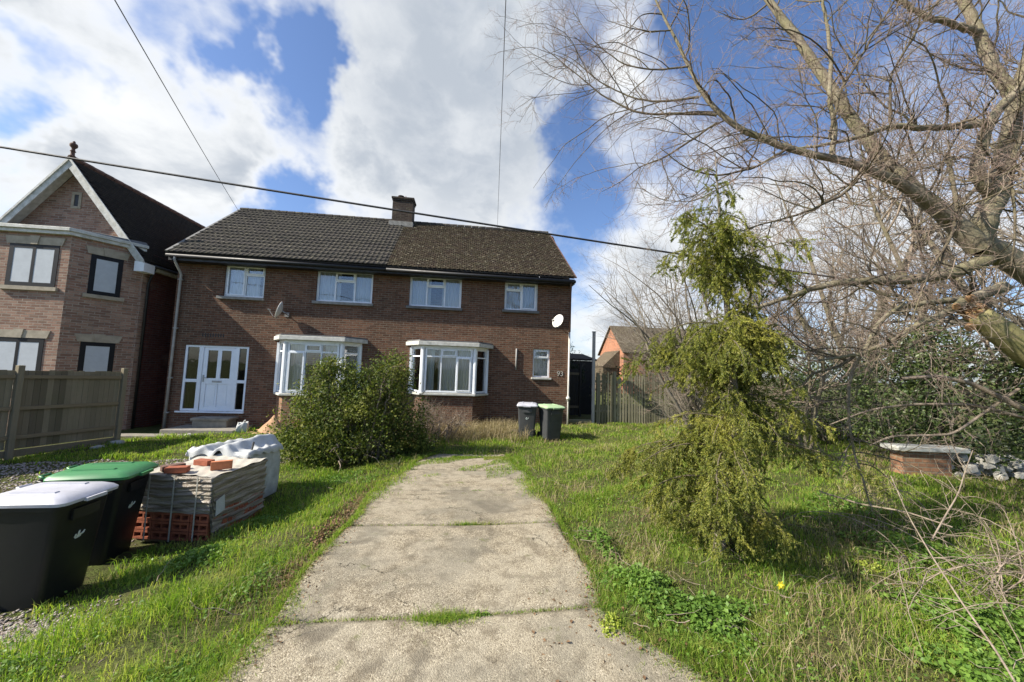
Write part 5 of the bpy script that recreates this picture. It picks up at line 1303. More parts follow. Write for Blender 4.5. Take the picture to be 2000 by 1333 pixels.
# ---------------- generic bare trees and shrubs
def bare_tree(name, x, y, H, label, seed, spreadk=.35, stems=1, lean=(0, 0, 0), mat='twig_grey', n1=40, n2=300, n3=1800, r0=.10, kink=.09, l1=(.25, .5), up=.6, fan=.25, cat_='tree', group=None, rt=(.002, .0035)):
    rg = np.random.RandomState(seed); z = g1(x, y); root = empty(name, (x, y, z), label=label, category=cat_, group=group)
    m_ = 18; S = np.empty((stems, m_, 3)); 
    for s_ in range(stems):
        a = rg.rand()*6.283; d = np.array([math.cos(a)*fan, math.sin(a)*fan, 1.])+np.array(lean)*(.5+rg.rand()); p = np.array([x+rg.normal()*.08*stems**.5, y+rg.normal()*.08*stems**.5, z-.05])
        h = H*(.75+.35*rg.rand()) if stems > 1 else H
        for k in range(m_):
            S[s_, k] = p; d = d/np.linalg.norm(d); p = p+d*h/(m_-1); d = d+rg.normal(size=3)*kink+np.array(lean)*.06+np.array([0, 0, .03])
    SR = r0*(.7+.5*rg.rand(stems))[:, None]*np.linspace(1, .10, m_)[None]
    tubes_np('trunk', S, SR, 8, 'bark' if r0 > .05 else mat, root)
    A1, Q1 = grow(S, SR, n1, (H*l1[0], H*l1[1]), (r0*.25, r0*.45), 11, .8, .55, (lean[0]*.8, lean[1]*.8, up), .8, .13, .15, 1, rg, zig=.04)
    A2, Q2 = grow(A1, Q1, n2, (H*.10, H*.24), (r0*.07+.001, r0*.11+.001), 8, .7, .7, (lean[0]*.5, lean[1]*.5, up), .6, .15, .1, 1, rg, zig=.06)
    A3, Q3 = grow(A2, Q2, n3, (H*.03, H*.10), rt, 5, .7, .7, (0, 0, up*.6), .5, .18, .1, 1, rg, zig=.1)
    lo = 2.2 if cat_ == 'tree' else .0
    sets = [vis_cull(A1, Q1, z+.1+lo*.6), vis_cull(A2, Q2, z+.05+lo), vis_cull(A3, Q3, z+.03+lo)]
    cat('crown', sets, 4, mat, root); place(root); return root
bare_tree('bare_shrub', 5.0, -4.3, 5.4, 'tall many-stemmed bare shrub fanning out in front of the paling fence, behind the spruce', 3, stems=18, lean=(-.34, -.02, .0), r0=.045, n1=150, n2=1100, n3=3200, fan=.42, cat_='shrub', kink=.07, l1=(.14, .34), up=.5, rt=(.0035, .005))
bare_tree('bare_shrub', 5.3, -3.2, 3.8, 'lower bare twiggy shrub right of the tallest one, among the brambles', 6, stems=11, lean=(-.18, -.1, .0), r0=.022, n1=120, n2=900, n3=2400, fan=.55, cat_='shrub', kink=.08, l1=(.15, .35), up=.4)
for i_, (x, y, H, sd, rr_, lb) in enumerate([(9.6, -5.6, 7.2, 11, .13, 'grey bare tree behind the big mossy one, nearest of the background trees'), (12.5, -1.5, 8.5, 12, .15, 'tall bare tree far right beyond the ivy thicket'),
        (11.3, -9.2, 7.8, 23, .10, 'bare tree close behind the big mossy one, its twigs crossing the upper right corner'),
        (8.6, .9, 6.6, 13, .10, 'slender bare tree standing behind the paling fence'), (7.4, -4.2, 5.4, 15, .07, 'small bent bare tree leaning left over the lawn'), (11.2, -7.4, 7.8, 17, .14, 'bare tree at the right edge above the broken limb')]):
    bare_tree('bare_tree', x, y, H*1.12, lb, sd, stems=3, lean=(-.14, -.03, 0), r0=rr_, n1=60, n2=620, n3=3200, fan=.3, kink=.09, l1=(.25, .45), up=.45, group='bare trees behind the lawn', rt=(.003, .0045), mat='twig_grey' if i_ % 2 else 'twig')

# ---------------- spruce: a leaning trunk with hanging sprays
SX, SY, SZ = 1.12, -9.45, g1(1.12, -9.45)
root = empty('spruce_tree', (SX, SY, SZ), label='scraggy spruce with drooping yellow-green sprays, beside the drive', category='tree')
TK = resample([(SX, SY, SZ-.05, .085), (SX+.10, SY+.02, .45, .07), (SX+.26, SY+.04, 1.1, .06), (SX+.22, SY+.05, 1.9, .048), (SX+.16, SY+.05, 2.7, .034), (SX+.10, SY+.05, 3.5, .016), (SX+.06, SY+.05, 4.15, .006)], 26)
tubes_np('trunk', TK[None, :, :3], TK[None, :, 3]*.8, 10, 'twig_grey', root)
rg = np.random.RandomState(19); BR = []; BRr = []
# (height, leftwards reach, rightwards reach, how many): the outline of this particular tree
prof = [(.12, .35, .4, 9), (.3, .6, .4, 10), (.55, .95, .5, 13), (.85, .95, .95, 15), (1.1, .55, .9, 12), (1.4, .5, .6, 11), (1.7, .6, .45, 13), (1.98, .95, .40, 19), (2.15, .8, .28, 12), (2.4, .15, .3, 4), (2.68, .35, .75, 13), (2.9, .5, .5, 15), (3.1, .3, .3, 9), (3.35, .12, .14, 4), (3.6, .12, .08, 4), (3.85, .08, .08, 4)]
for z_, lf, rt_, n in prof:
    for q in range(n):
        a = rg.rand()*6.283; c = math.cos(a); reach = (lf if c < 0 else rt_)*abs(c)+min(lf, rt_, .6)*abs(math.sin(a)); L = reach*(.65+.5*rg.rand()); z0 = z_+rg.uniform(-.13, .13)
        b = np.array([np.interp(z0, TK[:, 2], TK[:, j]) for j in range(3)]); b[2] = z0; pts = []
        d = np.array([c, math.sin(a), .30 if z_ < 2.6 else .7]); d /= np.linalg.norm(d); p = b.copy()
        for k in range(10):
            pts.append(p.copy()); p = p+d*L/9*1.12; d = d+np.array([0, 0, -.13 if z_ < 2.6 else -.10])+rg.normal(size=3)*.06; d /= np.linalg.norm(d)
        BR.append(pts); BRr.append(np.linspace(.012, .003, 10)*(.6+.4*L))
BR = np.array(BR); BRr = np.array(BRr); BR[:, :, 2] = np.maximum(BR[:, :, 2], -.12)
keepb = rg.rand(len(BR)) < .80; BR, BRr = BR[keepb], BRr[keepb]
T1, Q1 = grow(BR, BRr, 2300, (.14, .45), (.0016, .0026), 7, .5, .4, (0, 0, -1.), 1.5, .08, .0, 1, rg)
T2, Q2 = grow(T1, Q1, 4200, (.07, .20), (.0015, .0022), 5, .8, .7, (0, 0, -.35), .6, .08, .1, 1, rg)
def cut(P, Q): k = P[:, :, 2].min(1) > -.17; return P[k], Q[k]
T1, Q1 = cut(T1, Q1); T2, Q2 = cut(T2, Q2)
cat('branches', [(BR, BRr), (T1, Q1)], 4, 'bark_dark', root)
def needles(P, n, ln=.024, wd=.0055, name='needles', mat='spruce', root=None, rg=rg):
    N, M_, _ = P.shape; i = rg.randint(0, N, n); f = (.05+.95*rg.rand(n))*(M_-1); j = np.minimum(f.astype(int), M_-2); f = f-j
    p = P[i, j]*(1-f)[:, None]+P[i, j+1]*f[:, None]; t = P[i, j+1]-P[i, j]; t /= np.maximum(np.linalg.norm(t, axis=1, keepdims=True), 1e-6)
    r_ = rg.normal(size=(n, 3)); r_ -= (r_*t).sum(1)[:, None]*t; r_ /= np.linalg.norm(r_, axis=1, keepdims=True)
    d = t*.75+r_*.65; d /= np.linalg.norm(d, axis=1, keepdims=True); s_ = np.cross(d, rg.normal(size=(n, 3))); s_ /= np.maximum(np.linalg.norm(s_, axis=1, keepdims=True), 1e-6)
    L = ln*(.7+.6*rg.rand(n))[:, None]; V = np.empty((n, 4, 3)); V[:, 0] = p-s_*wd*.3; V[:, 1] = p+s_*wd*.3; V[:, 2] = p+d*L*.6+s_*wd*.5; V[:, 3] = p+d*L
    k = np.arange(n)*4; return raw_mesh(name, V.reshape(-1, 3), np.stack([k, k+1, k+2, k+3], 1), mat, root)
PAD = lambda P: np.stack([np.stack([np.interp(np.linspace(0, P.shape[1]-1, 7), np.arange(P.shape[1]), P[i_, :, j_]) for j_ in range(3)], 1) for i_ in range(len(P))])
ALLT = np.concatenate([T1, PAD(T2)])
needles(ALLT, 420000, .024, .0072, 'crown', 'spruce', root); needles(BR, 12000, .026, .006, 'crown', 'spruce', root)
place(root)

# ---------------- leafy masses
def blob_points(ells, n, rg, shell=.55, rough=.22):
    out = []; vol = np.array([e[3]*e[4]*e[5] for e in ells])**.67; c = rg.choice(len(ells), n, p=vol/vol.sum())
    u = rg.normal(size=(n, 3)); u /= np.linalg.norm(u, axis=1, keepdims=True); r_ = shell+(1-shell)*rg.rand(n)**.6
    E = np.array(ells)[c]
    bump_ = 1+rough*np.sin(u[:, 0]*7+E[:, 0]*3)*np.sin(u[:, 1]*8+E[:, 1])*np.sin(u[:, 2]*6+1)+rough*.6*np.sin(u[:, 0]*17+u[:, 2]*13)*np.sin(u[:, 1]*15)+rough*.5*rg.normal(size=n)*.5
    P = E[:, :3]+u*E[:, 3:6]*(r_*bump_)[:, None]; return P, u
def leafy(name, ells, n, size, mat, label, cat_, seed, stems=14, aspect=.6, shell=.55, rough=.22, group=None, base=None, twigs=0, smat='twig', kind=None):
    rg = np.random.RandomState(seed); P, u = blob_points(ells, n, rg, shell, rough); P = P[(P[:, 2] > gz(P[:, 0], P[:, 1])+.02)]; u = u[:len(P)]
    bx, by = base if base else (float(np.mean([e[0] for e in ells])), float(np.mean([e[1] for e in ells])))
    root = empty(name, (bx, by, g1(bx, by)), label=label, category=cat_, group=group)
    N_ = P-np.mean(P, 0); N_ /= np.maximum(np.linalg.norm(N_, axis=1, keepdims=True), 1e-6)
    h_ = np.sin(P[:, 0]*6.1+seed)*np.sin(P[:, 1]*5.3+1)*np.sin(P[:, 2]*6.7+seed*2)+.5*np.sin(P[:, 0]*13+P[:, 2]*11)*np.sin(P[:, 1]*12-P[:, 2]*9)
    kp = h_ > -.12-.5*rg.rand(len(P)); P, N_ = P[kp], N_[kp]
    leaf_mesh('leaves', P, size, mat, root, aspect, N_, .3, .9)
    S = np.empty((stems, 10, 3)); 
    for i_ in range(stems):
        e = ells[rg.randint(len(ells))]; tgt = np.array(e[:3])+rg.normal(size=3)*np.array(e[3:6])*.55; st = np.array([bx+rg.normal()*.15+(tgt[0]-bx)*.35, by+rg.normal()*.15+(tgt[1]-by)*.35, 0.]); st[2] = g1(st[0], st[1])-.03
        for k in range(10): t_ = k/9; S[i_, k] = st*(1-t_)+tgt*t_+rg.normal(size=3)*.03+np.array([0, 0, .25*math.sin(t_*3.14)])
    SR = np.linspace(.022, .004, 10)[None]*(.6+.8*rg.rand(stems))[:, None]
    sets = [(S, SR)]
    if twigs: sets += [vis_cull(*grow(S, SR, twigs, (.25, .8), (.002, .004), 7, .8, .5, (0, 0, .6), .6, .2, .2, 1, rg, zig=.08), -.5)]
    cat('stems', sets, 5, smat, root); place(root); return root
leafy('evergreen_bush', [(-4.15, -4.9, .35, .95, .75, .85), (-4.75, -4.9, .1, .75, .6, .65), (-3.55, -4.7, .85, .75, .65, .85), (-3.15, -4.6, 1.35, .48, .45, .6), (-4.35, -4.6, 1.15, .65, .55, .55), (-3.1, -4.4, .35, .75, .6, .65), (-4.1, -5.1, -.1, 1.05, .6, .45), (-4.9, -4.6, .75, .35, .35, .4), (-4.5, -4.7, 1.45, .3, .3, .35), (-2.7, -4.5, -.1, .6, .5, .35)], 56000, .050, 'bush',
      'large rounded evergreen bush between the two bay windows, left of the drive', 'bush', 31, stems=60, twigs=620, shell=.3, rough=.42, aspect=.62)
leafy('tangled_shrub', [(-2.45, -3.2, .15, .75, .6, .5), (-1.9, -2.7, .05, .7, .5, .40), (-2.9, -3.6, .1, .6, .6, .6)], 3200, .030, 'litter', 'half-bare brown tangled shrub under the right-hand bay window', 'shrub', 33, stems=34, twigs=900, shell=.2, rough=.3)
IV = [(8.3, -5.5, 1.15, 1.0, .8, 1.15), (9.3, -6.3, 1.2, 1.2, .9, 1.4), (10.9, -6.9, 1.3, 1.3, 1., 1.7), (8.8, -5.9, 2.3, .8, .7, .7)]
leafy('ivy_thicket', IV, 26000, .075, 'ivy', 'dark glossy ivy thicket behind the broken limb at the right', 'thicket', 41, stems=20, twigs=120, shell=.5, smat='twig_grey')
leafy('ivy_thicket', [(8.3, -3.0, .9, 1.0, .8, 1.2), (9.9, -2.6, 1.2, 1.3, .9, 1.6), (11.9, -3.0, 1.6, 1.4, 1., 2.0)], 22000, .075, 'ivy', 'ivy-covered thicket farther back, above the low white-topped wall', 'thicket', 42, stems=30, twigs=300, shell=.5, smat='twig_grey')
leafy('bramble_thicket', [(6.1, -1.9, .5, 1.0, .8, .8), (7.2, -2.6, .6, 1.1, .8, .9)], 9000, .05, 'farleaf', 'pale tangled bramble thicket behind the lower spruce branches', 'thicket', 43, stems=60, twigs=1500, shell=.3)
leafy('dark_creeper', [(2.75, 3.2, 1.75, .5, .35, .55), (3.35, 3.1, 1.5, .4, .3, .5), (2.6, 3.3, 2.3, .35, .35, .35)], 9000, .05, 'spruce_dark', 'dark shaded creeper smothering the shed roof in the side passage', 'creeper', 44, stems=20, twigs=260, shell=.3)
leafy('evergreen_hedge', [(5.0, 2.2, 1.0, 1.2, .7, 1.0), (7.0, 2.4, 1.1, 1.4, .7, 1.1), (9.5, 2.4, 1.3, 1.6, .8, 1.4), (12., 2.2, 1.6, 1.6, .8, 1.8)], 15000, .08, 'farleaf', 'mixed hedge standing behind the paling fence', 'hedge', 45, stems=30, twigs=500, shell=.5)
leafy('conifer_hedge', [(3.9, 7.5, 1.8, .7, .8, 1.6), (5.0, 8.0, 1.3, .8, .8, 1.4)], 9000, .07, 'spruce_dark', 'dark conifer tips beyond the shed, left of the distant house', 'hedge', 46, stems=10, shell=.5)

# ---------------- arching canes and fallen twigs, nearest right
def cane(name, pts, label, cat_='branch', mat='twig', n=0, seed=1, m_=26, group=None):
    q = limb(pts, m_); rg = np.random.RandomState(seed); P = q[None, :, :3]; Rr = q[None, :, 3]; sets = [(P, Rr)]
    p0 = q[-1] if q[-1][2] < q[0][2] else q[0]
    root = empty(name, tuple(p0[:3]), label=label, category=cat_, group=group)
    if n:
        A1, Q1 = grow(P, Rr, n, (.15, .5), (.0015, .003), 8, .8, .5, (0, 0, .1), .4, .2, .05, 1, rg, zig=.1); A2, Q2 = grow(A1, Q1, n*3, (.05, .2), (.001, .0016), 5, .8, .5, (0, 0, 0), .4, .2, .1, 1, rg, zig=.1); sets += [(A1, Q1), (A2, Q2)]
    cat('stem', sets, 6, mat, root); place(root)
cane('fallen_branch', [(1990, 1345, 1.75, .005), (1945, 1270, 1.95, .0055), (1880, 1180, 2.2, .005), (1822, 1090, 2.5, .0045), (1775, 1010, 2.8, .004), (1740, 930, 3.1, .003)], 'long pale fallen branch slanting across the grass in the lower right corner', n=8, seed=2)
cane('fallen_branch', [(1820, 1055, 2.9, .006), (1845, 1010, 3., .006), (1872, 965, 3.1, .005), (1885, 920, 3.2, .004), (1900, 880, 3.4, .004)], 'crooked pale branch standing up from the grass beside the bramble heap', n=12, seed=3)
cane('fallen_branch', [(1600, 960, 3.9, .007), (1680, 985, 3.7, .008), (1770, 1000, 3.5, .008), (1860, 1030, 3.3, .006)], 'dead branch lying in the spruce shadow on the right-hand grass', n=14, seed=4)
bh = [(1990, 1010, 2.9), (1960, 930, 3.2), (2040, 960, 2.8), (1930, 960, 3.1), (2010, 880, 3.3)]
rg = np.random.RandomState(77); S = []
p0 = at(2030, 990, 3.1)
for i_ in range(46):
    a = rg.rand()*6.28; L = .5+.7*rg.rand(); s = np.array([p0.x+rg.normal()*.3, p0.y+rg.normal()*.35, -.18]); d = np.array([math.cos(a)*.6-.15, math.sin(a)*.6, .9]); P = []
    for k in range(14): P.append(s.copy()); d /= np.linalg.norm(d); s = s+d*L/13*1.4; d = d+np.array([0, 0, -.17])+rg.normal(size=3)*.07
    S.append(P)
S = np.array(S); S[:, :, 2] = np.maximum(S[:, :, 2], -.16); SR = np.linspace(.006, .0018, 14)[None]*np.ones((46, 1))
root = empty('bramble_heap', (p0.x, p0.y, -.2), label='heap of pale dry bramble canes at the right edge of the grass', category='brambles')
A2, Q2 = grow(S, SR, 500, (.08, .35), (.0012, .0024), 7, .8, .5, (0, 0, -.2), .4, .2, .05, 1, rg, zig=.1); cat('stems', [(S, SR), (A2, Q2)], 4, 'twig', root); place(root)
# branch lattice hanging low behind the fork (drooping dead wood near the ivy)
DW = [[(2050, 830, 5.6, .03), (1900, 790, 5.7, .026), (1780, 790, 5.8, .022), (1700, 800, 5.9, .016), (1620, 830, 6.0, .008)],
      [(1990, 760, 5.4, .022), (1860, 850, 5.5, .018), (1740, 852, 5.6, .016), (1700, 870, 5.6, .01)],
      [(1760, 740, 5.7, .03), (1830, 735, 5.6, .03), (1900, 750, 5.5, .034), (2000, 800, 5.3, .04)]]
q = [limb(l, 26) for l in DW]; P = np.array([a[:, :3] for a in q]); Rr = np.array([a[:, 3] for a in q]); rg = np.random.RandomState(8)
root = empty('dead_branches', tuple(P[0, 0]), label='low tangle of dark dead branches in front of the ivy, above the white slab', category='branches')
A1, Q1 = grow(P, Rr, 50, (.3, 1.2), (.004, .009), 10, .8, .4, (-.2, 0, 0), .4, .16, .05, 1, rg, zig=.07); A2, Q2 = grow(A1, Q1, 420, (.1, .5), (.0018, .003), 7, .8, .5, (0, 0, 0), .4, .2, .05, 1, rg, zig=.1)
cat('stems', [(P, Rr), (A1, Q1), (A2, Q2)], 5, 'twig', root); place(root)

# ---------------- grass and other ground cover
cxy = np.array([CAM.x, CAM.y])
def samp(n, x0, x1, y0, y1, dens):
    """points with a density falling off with distance"""
    m_ = n*6; x = x0+(x1-x0)*npr.rand(m_); y = y0+(y1-y0)*npr.rand(m_); k = npr.rand(m_) < dens(x, y); x, y = x[k][:n], y[k][:n]; return x, y
def distf(x, y): return np.hypot(x-CAM.x, y-CAM.y)
def free(x, y):
    f = ~((x > dl(y)+.12+.05*np.sin(y*5.3)+.04*np.sin(y*13)) & (x < dr(y)-.15+.04*np.sin(y*4.1+1)+.04*np.sin(y*11)) & (y < -4.75))
    f &= ~((x > -11.2) & (x < 2.2) & (y > -.02)) & ~((x < -12) & (y > -.2)) & ~((x < -10.6-.26*(-2.3-y)) & (y < 1))
    f &= ~((x > -7.8) & (x < -5.2) & (y > -.5)) & ~((x > -3.4) & (x < -1) & (y > -.5)) & ~((x > -10.45) & (x < -8.4) & (y > -1.05))
    f &= ~((np.abs(x+4.83) < .46) & (np.abs(y+7.5) < .9)) & ~((np.abs(x+5.3) < .34) & (np.abs(y+9.) < .75))
    return f
NZ = lambda x, y, s, o=0: .5+.25*(np.sin(x*s+o)*np.cos(y*s*1.3+o*2)+np.sin((x*.7-y*.9)*s*1.7+o*3))
def gravelzone(x, y): return (x < -5.0-.25*np.sin(y*2)) & (y < -4.5) & (x > -10.8)
def soilstrip(x, y): return ((x < DX0+.02) & (x > DX0-.22-.1*np.sin(y*2.2)) & (y > -9.6) & (y < -7.3))
def spshade(x, y): return (((x-2.3)/1.25)**2+((y+8.95)/.5)**2) < 1
n0 = 400000
def D0(x, y):
    d = distf(x, y); return np.clip((2.6/np.maximum(d, 1.9))**1.45, 0, 1)
x, y = samp(n0+120000, -11.5, 13, -12.9, .4, D0)
k = free(x, y); k &= ~(gravelzone(x, y) & (npr.rand(len(x)) < .93)); k &= ~(soilstrip(x, y) & (npr.rand(len(x)) < .9)); k &= ~(spshade(x, y) & (npr.rand(len(x)) < .55))
k &= npr.rand(len(x)) < .18+.82*np.clip((NZ(x, y, 3.1)-.15)*1.8, 0, 1)
x, y = x[k], y[k]; d = distf(x, y)
hgt = np.where(x < -2.8, .075+.055*NZ(x, y, 2.3, 1), .055+.06*NZ(x, y, 1.7, 2)); hgt = np.where((x > 0) & (y < -9.6), .055+.065*NZ(x, y, 2., 3), hgt); hgt = np.where((y > -3.6) & (x > -3.5) & (x < 0), hgt*1.5, hgt)
hgt = np.where((x > -8.) & (x < -3) & (y > -4.5), hgt*.6, hgt)
hgt = hgt*.86*(.40+1.1*np.clip(.5+.5*np.sin(x*4.3+2*np.sin(y*2.7))*np.sin(y*5.1+1.5*np.sin(x*3.1)), 0, 1)**1.2)
P = np.stack([x, y, ground_z(x, y)-.005], 1)
o = blades('grass', P, hgt, .0042*np.maximum(1, d/3.2), 'grass', lean=1.1); tag(o, kind='stuff', label='unmown green grass covering both sides of the drive', category='grass')
# dry stalks
x, y = samp(95000, -6, 13, -12.9, .1, D0); k = free(x, y) & (npr.rand(len(x)) < np.clip((NZ(x, y, 2.1, 5)-.42)*2.2, .03, .8)) & (x > -3.5); k |= free(x, y) & (x > -3.4) & (x < -.2) & (y > -3.4) ; x, y = x[k], y[k]; d = distf(x, y)
hh_ = np.where((x < 0) & (y > -3.6), .28, .13); P = np.stack([x, y, ground_z(x, y)-.005], 1)
o = blades('dry_grass', P, hh_, .003*np.maximum(1, d/3.), 'straw', lean=1.3); tag(o, kind='stuff', label='straw-coloured dead grass among the green and below the right bay', category='dry grass')
n_ = 7000; x = -3.3+3.5*npr.rand(n_); y = -3.0+2.3*npr.rand(n_); k = free(x, y) & (NZ(x, y, 3.7, 1) > .35); x, y = x[k], y[k]
P = np.stack([x, y, ground_z(x, y)-.005], 1); o = blades('tall_dry_grass', P, .36, .009, 'straw', lean=1.0); tag(o, kind='stuff', label='tall dry grass and dead stems standing below the right-hand bay window', category='dry grass')
# broad-leaved weeds: clover, cleavers, cow parsley
def cover(name, cl, size, mat, label, zl=.08, kind='stuff', tilt=1.):
    Ps = []
    for (cx__, cy__, rx, ry, n) in cl:
        a = npr.rand(n)*6.283; r_ = np.sqrt(npr.rand(n))*(.8+.35*np.sin(a*3+cx__)+.2*np.sin(a*7)); x = cx__+rx*r_*np.cos(a); y = cy__+ry*r_*np.sin(a); z = ground_z(x, y)+zl*(.15+npr.rand(n)*(1.15-r_*.8)); Ps.append(np.stack([x, y, z], 1))
    P = np.concatenate(Ps); P = P[free(P[:, 0], P[:, 1]) | (kind != 'stuff')]
    A = npr.normal(size=(len(P), 3))*[1, 1, .35]; A /= np.linalg.norm(A, axis=1, keepdims=True)
    o = leaf_mesh(name, P, size, mat, None, .8, np.tile([0, 0, 1.], (len(P), 1)), .3, .45*tilt, A); tag(o, label, 'weeds', kind='stuff'); return o
cover('weeds', [(-.02, -10.05, .30, .42, 2600), (.35, -10.4, .4, .35, 2400), (-.05, -9.2, .18, .5, 900), (1.75, -11.3, .5, .5, 2600), (2.3, -10.7, .5, .5, 2200), (3.2, -9.6, .7, .5, 1800), (2.6, -11.9, .6, .5, 1800), (.9, -11.5, .5, .5, 1400), (3.9, -8.3, .8, .5, 1400)], .030, 'weed', 'broad-leaved green weeds and clover in the right-hand grass', .10)
cover('verge_weeds', [(-3.15, -10.9, .3, .5, 1700), (-3.5, -11.6, .5, .5, 1500), (-3.25, -9.6, .2, .5, 500), (-4.1, -9.0, .35, .35, 1100), (-4.15, -8.0, .3, .4, 1000), (-3.6, -6.2, .6, .5, 1500), (-4.4, -10.3, .35, .2, 500)], .026, 'weed', 'low green weeds on the left-hand verge by the bins', .08)
x, y = samp(26000, -5, 6, -12.6, -3, D0); k = free(x, y) & (NZ(x, y, 2.7, 4) > .38); x, y = x[k], y[k]
P = np.stack([x, y, ground_z(x, y)+.02+.06*npr.rand(len(x))], 1); A = npr.normal(size=(len(P), 3))*[1, 1, .3]; A /= np.linalg.norm(A, axis=1, keepdims=True)
o = leaf_mesh('lawn_weeds', P, .022, 'weed', None, .75, np.tile([0, 0, 1.], (len(P), 1)), .3, .5, A); tag(o, 'small round-leaved weeds mixed all through the lawn', 'weeds', kind='stuff')
cover('yellow_weeds', [(-.42, -10.42, .10, .16, 800), (2.35, -9.9, .14, .12, 300)], .018, 'yellowweed', 'yellow-green cushion of weed at the right edge of the drive', .07, kind='x')
cover('joint_weeds', [(-1.62, -10.22, .22, .07, 900), (-1.45, -8.60, .14, .04, 260), (-1.3, -7.15, .2, .03, 150), (-1.35, -10.17, .12, .04, 300)], .016, 'weed', 'tuft of weeds growing in the joint of the concrete', .05, kind='x')
x = np.concatenate([-1.62+.2*npr.normal(size=900)*.6, -1.4+npr.normal(size=200)*.14, -1.57+1.26*(npr.rand(700)*2-1), -1.57+1.26*(npr.rand(260)*2-1)]); y = np.concatenate([np.full(900, -10.22)+npr.normal(size=900)*.035, np.full(200, -8.6)+npr.normal(size=200)*.02, np.full(700, -10.17)+npr.normal(size=700)*.006, np.full(260, -8.6)+npr.normal(size=260)*.006]); y = y+(x+1.5)*.028
P = np.stack([x, y, drive_z(x, y)-.02], 1); hj = np.concatenate([np.full(1100, .055), np.full(960, .022)])
o = blades('joint_grass', P, hj, .0042, 'grass', lean=1.3); tag(o, 'grass tuft sprouting from the nearest joint of the concrete drive', 'grass', kind='stuff')
# grass, soil and leaves creeping over the drive's edges
n_ = 16000; y = -12.6+7.9*npr.rand(n_); sd = npr.rand(n_) < .5; inn = np.abs(npr.normal(size=n_))*.055*(.3+1.6*NZ(y*1.3, y*.7, 3.3, 2)**2*2); x = np.where(sd, dl(y)+.02+inn, dr(y)-.02-inn)
P = np.stack([x, y, drive_z(x, y)-.015], 1); o = blades('edge_grass', P, .03+.035*npr.rand(n_), .0042*np.maximum(1, distf(x, y)/3.2), 'grass', lean=1.4); tag(o, 'short grass creeping over both edges of the concrete drive', 'grass', kind='stuff')
n_ = 3000; y = -12.6+7.9*npr.rand(n_); sd = npr.rand(n_) < .6; inn = np.abs(npr.normal(size=n_))*.10; x = np.where(sd, dl(y)+.01+inn, dr(y)-.01-inn)
P = np.stack([x, y, drive_z(x, y)+.006], 1); A = npr.normal(size=(n_, 3))*[1, 1, .15]; A /= np.linalg.norm(A, axis=1, keepdims=True); o = leaf_mesh('edge_litter', P, .017, 'litter', None, .7, np.tile([0, 0, 1.], (n_, 1)), .5, .3, A); tag(o, 'crumbs of dead leaf and soil lying on the edges of the drive', 'leaf litter', kind='stuff')
# end of the drive: worn grassy fringe
x = DX0+.3+(DX1-DX0-.3)*npr.rand(14000); y = -4.9-2.3*npr.rand(14000)**2.2; k = NZ(x, y, 4.3, 7) > .5+.25*(-4.9-y); k |= (x > -1.1) & (y > -6.6) & (NZ(x, y, 3.3, 2) > .42); x, y = x[k], y[k]
P = np.stack([x, y, drive_z(x, y)-.01], 1); o = blades('fringe_grass', P, .045, .008, 'grass', lean=1.2); tag(o, 'thin grass creeping over the far end of the drive', 'grass', kind='stuff')
# leaf litter
x, y = samp(9000, -3.6, 4.5, -12.4, -4.5, D0); k = (free(x, y) & ((npr.rand(len(x)) < .35) | spshade(x, y))) | soilstrip(x, y) | ((x > -1.) & (x < 0.3) & (y < -9.9)); x, y = x[k], y[k]
x2 = DX0-.13+npr.normal(size=2600)*.07; y2 = -9.7+3.2*npr.rand(2600); x = np.r_[x, x2]; y = np.r_[y, y2]; keep = free(x, y) | (npr.rand(len(x)) < .25); x, y = x[keep], y[keep]
P = np.stack([x, y, np.maximum(ground_z(x, y)+.012, np.where((x > DX0) & (x < DX1), drive_z(x, y)+.004, -9))], 1)
A = npr.normal(size=(len(P), 3))*[1, 1, .25]; A /= np.linalg.norm(A, axis=1, keepdims=True); o = leaf_mesh('leaf_litter', P, .028, 'litter', None, .7, np.tile([0, 0, 1.], (len(P), 1)), .5, .35, A); tag(o, 'brown dead leaves along the edges of the drive', 'leaf litter', kind='stuff')
# fallen twigs in the grass
x, y = samp(900, -4.2, 6, -12.4, -6, D0); k = free(x, y) & ((x > -.3) | (npr.rand(len(x)) < .35)); x, y = x[k], y[k]; n_ = len(x)
S0 = np.stack([x, y, ground_z(x, y)+.02+.05*npr.rand(n_)], 1); a = npr.rand(n_)*6.283; Dd = np.stack([np.cos(a), np.sin(a), .25*npr.normal(size=n_)], 1); Lt = .08+.3*npr.rand(n_)**2
TW = np.stack([S0+Dd*(Lt*k/5)[:, None]+npr.normal(size=(n_, 3))*.008 for k in range(6)], 1)
o = tubes_np('twig_litter', TW, (.0022+.002*npr.rand(n_))[:, None]*np.linspace(1, .4, 6)[None], 4, 'twig'); tag(o, 'small dead twigs scattered through the grass', 'twigs', kind='stuff')
# gravel on the left track
n = 26000; x = -10.6+7.*npr.rand(n); y = -12.8+9*npr.rand(n); d = distf(x, y); k = gravelzone(x, y) & (npr.rand(n) < 1.) | ((((x+4.75)/.5)**2+((y+9.95)/.35)**2) < 1); x, y, d = x[k], y[k], d[k]
x3 = -4.75+npr.normal(size=4500)*.26; y3 = -10.05+npr.normal(size=4500)*.2; x = np.r_[x, x3]; y = np.r_[y, y3]; kk_ = (x < -3.5); x, y = x[kk_], y[kk_]
n = len(x); s = .011*(.5+npr.rand(n))*(1+.05*distf(x, y)); ax = npr.rand(n)*6.283; ico = np.array([(1, 0, 0), (-1, 0, 0), (0, 1, 0), (0, -1, 0), (0, 0, 1), (0, 0, -1)], float); fo = np.array([(0, 2, 4), (2, 1, 4), (1, 3, 4), (3, 0, 4), (2, 0, 5), (1, 2, 5), (3, 1, 5), (0, 3, 5)])
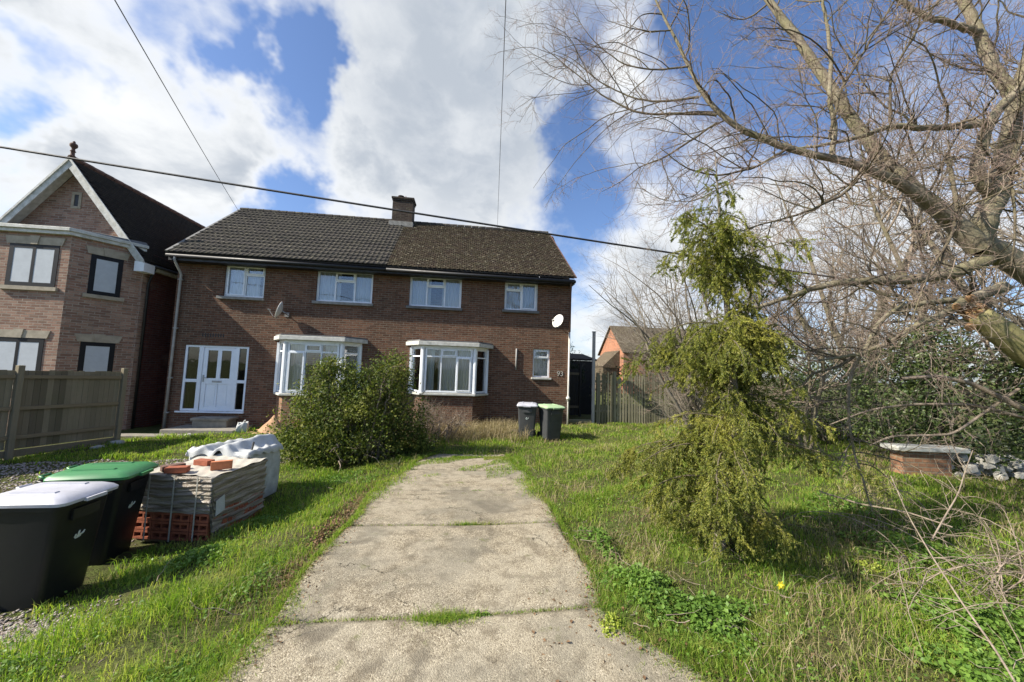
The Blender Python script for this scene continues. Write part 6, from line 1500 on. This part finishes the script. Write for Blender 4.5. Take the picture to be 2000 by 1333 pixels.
L_ = ico[None]*(s[:, None]*np.stack([.8+.6*npr.rand(n), .6+.4*npr.rand(n), .35+.3*npr.rand(n)], 1)[:, :].T.T)[:, None, :] if False else ico[None]*(s[:, None]*np.stack([.9+.6*npr.rand(n), .7+.4*npr.rand(n), .4+.3*npr.rand(n)], 1))[:, None, :]
c_, s_ = np.cos(ax)[:, None], np.sin(ax)[:, None]; X_ = L_[:, :, 0]*c_-L_[:, :, 1]*s_; Y_ = L_[:, :, 0]*s_+L_[:, :, 1]*c_; V = np.stack([X_+x[:, None], Y_+y[:, None], L_[:, :, 2]+(ground_z(x, y)+.006)[:, None]], 2)
F = (np.arange(n)[:, None, None]*6+fo[None]).reshape(-1, 3); o = raw_mesh('gravel', V.reshape(-1, 3), F, 'pebble'); tag(o, 'brown and grey gravel of the track by the bins', 'gravel', kind='stuff')
# daffodil under the spruce
dz = pz_d = at(1520, 1140, 3.0); root = empty('daffodil', (dz.x+.06, dz.y+.02, g1(dz.x, dz.y)), label='single yellow daffodil with a few grey-green leaves at the foot of the spruce', category='flower')
z0 = g1(dz.x, dz.y)
m_ = MB(); m_.tube([(dz.x+.06, dz.y+.02, z0), (dz.x+.03, dz.y, z0+.12), (dz.x, dz.y-.01, dz.z+.01)], .003, 6); m_.build('flower_stem', 'weed', root)
m_ = MB()
for j in range(6):
    a_ = j*1.047; p = Vector((dz.x, dz.y-.02, dz.z)); u_ = Vector((math.cos(a_), -.15, math.sin(a_))); v_ = Vector((-math.sin(a_), 0, math.cos(a_))); m_.hexa([p, p+u_*.018+v_*.010, p+u_*.036, p+u_*.018-v_*.010], [q_+Vector((0, -.002, 0)) for q_ in (p, p+u_*.018+v_*.010, p+u_*.036, p+u_*.018-v_*.010)])
m_.tube([(dz.x, dz.y-.02, dz.z), (dz.x, dz.y-.045, dz.z-.004)], [.008, .014], 8); m_.build('flower_petals', 'daff', root)
m_ = MB()
for j in range(9):
    a_ = j*.7; L_ = .16+.05*(j % 3); p = Vector((dz.x+.05, dz.y+.02, z0)); q_ = p+Vector((math.cos(a_)*L_*.6, math.sin(a_)*L_*.6, L_)); s_v = Vector((-math.sin(a_), math.cos(a_), 0))*.006
    r_ = (p+q_)/2+Vector((0, 0, .03)); m_.add([p-s_v, p+s_v, r_+s_v, r_-s_v, q_], [(0, 1, 2, 3), (3, 2, 4)])
m_.build('flower_leaves', 'weed', root); place(root)
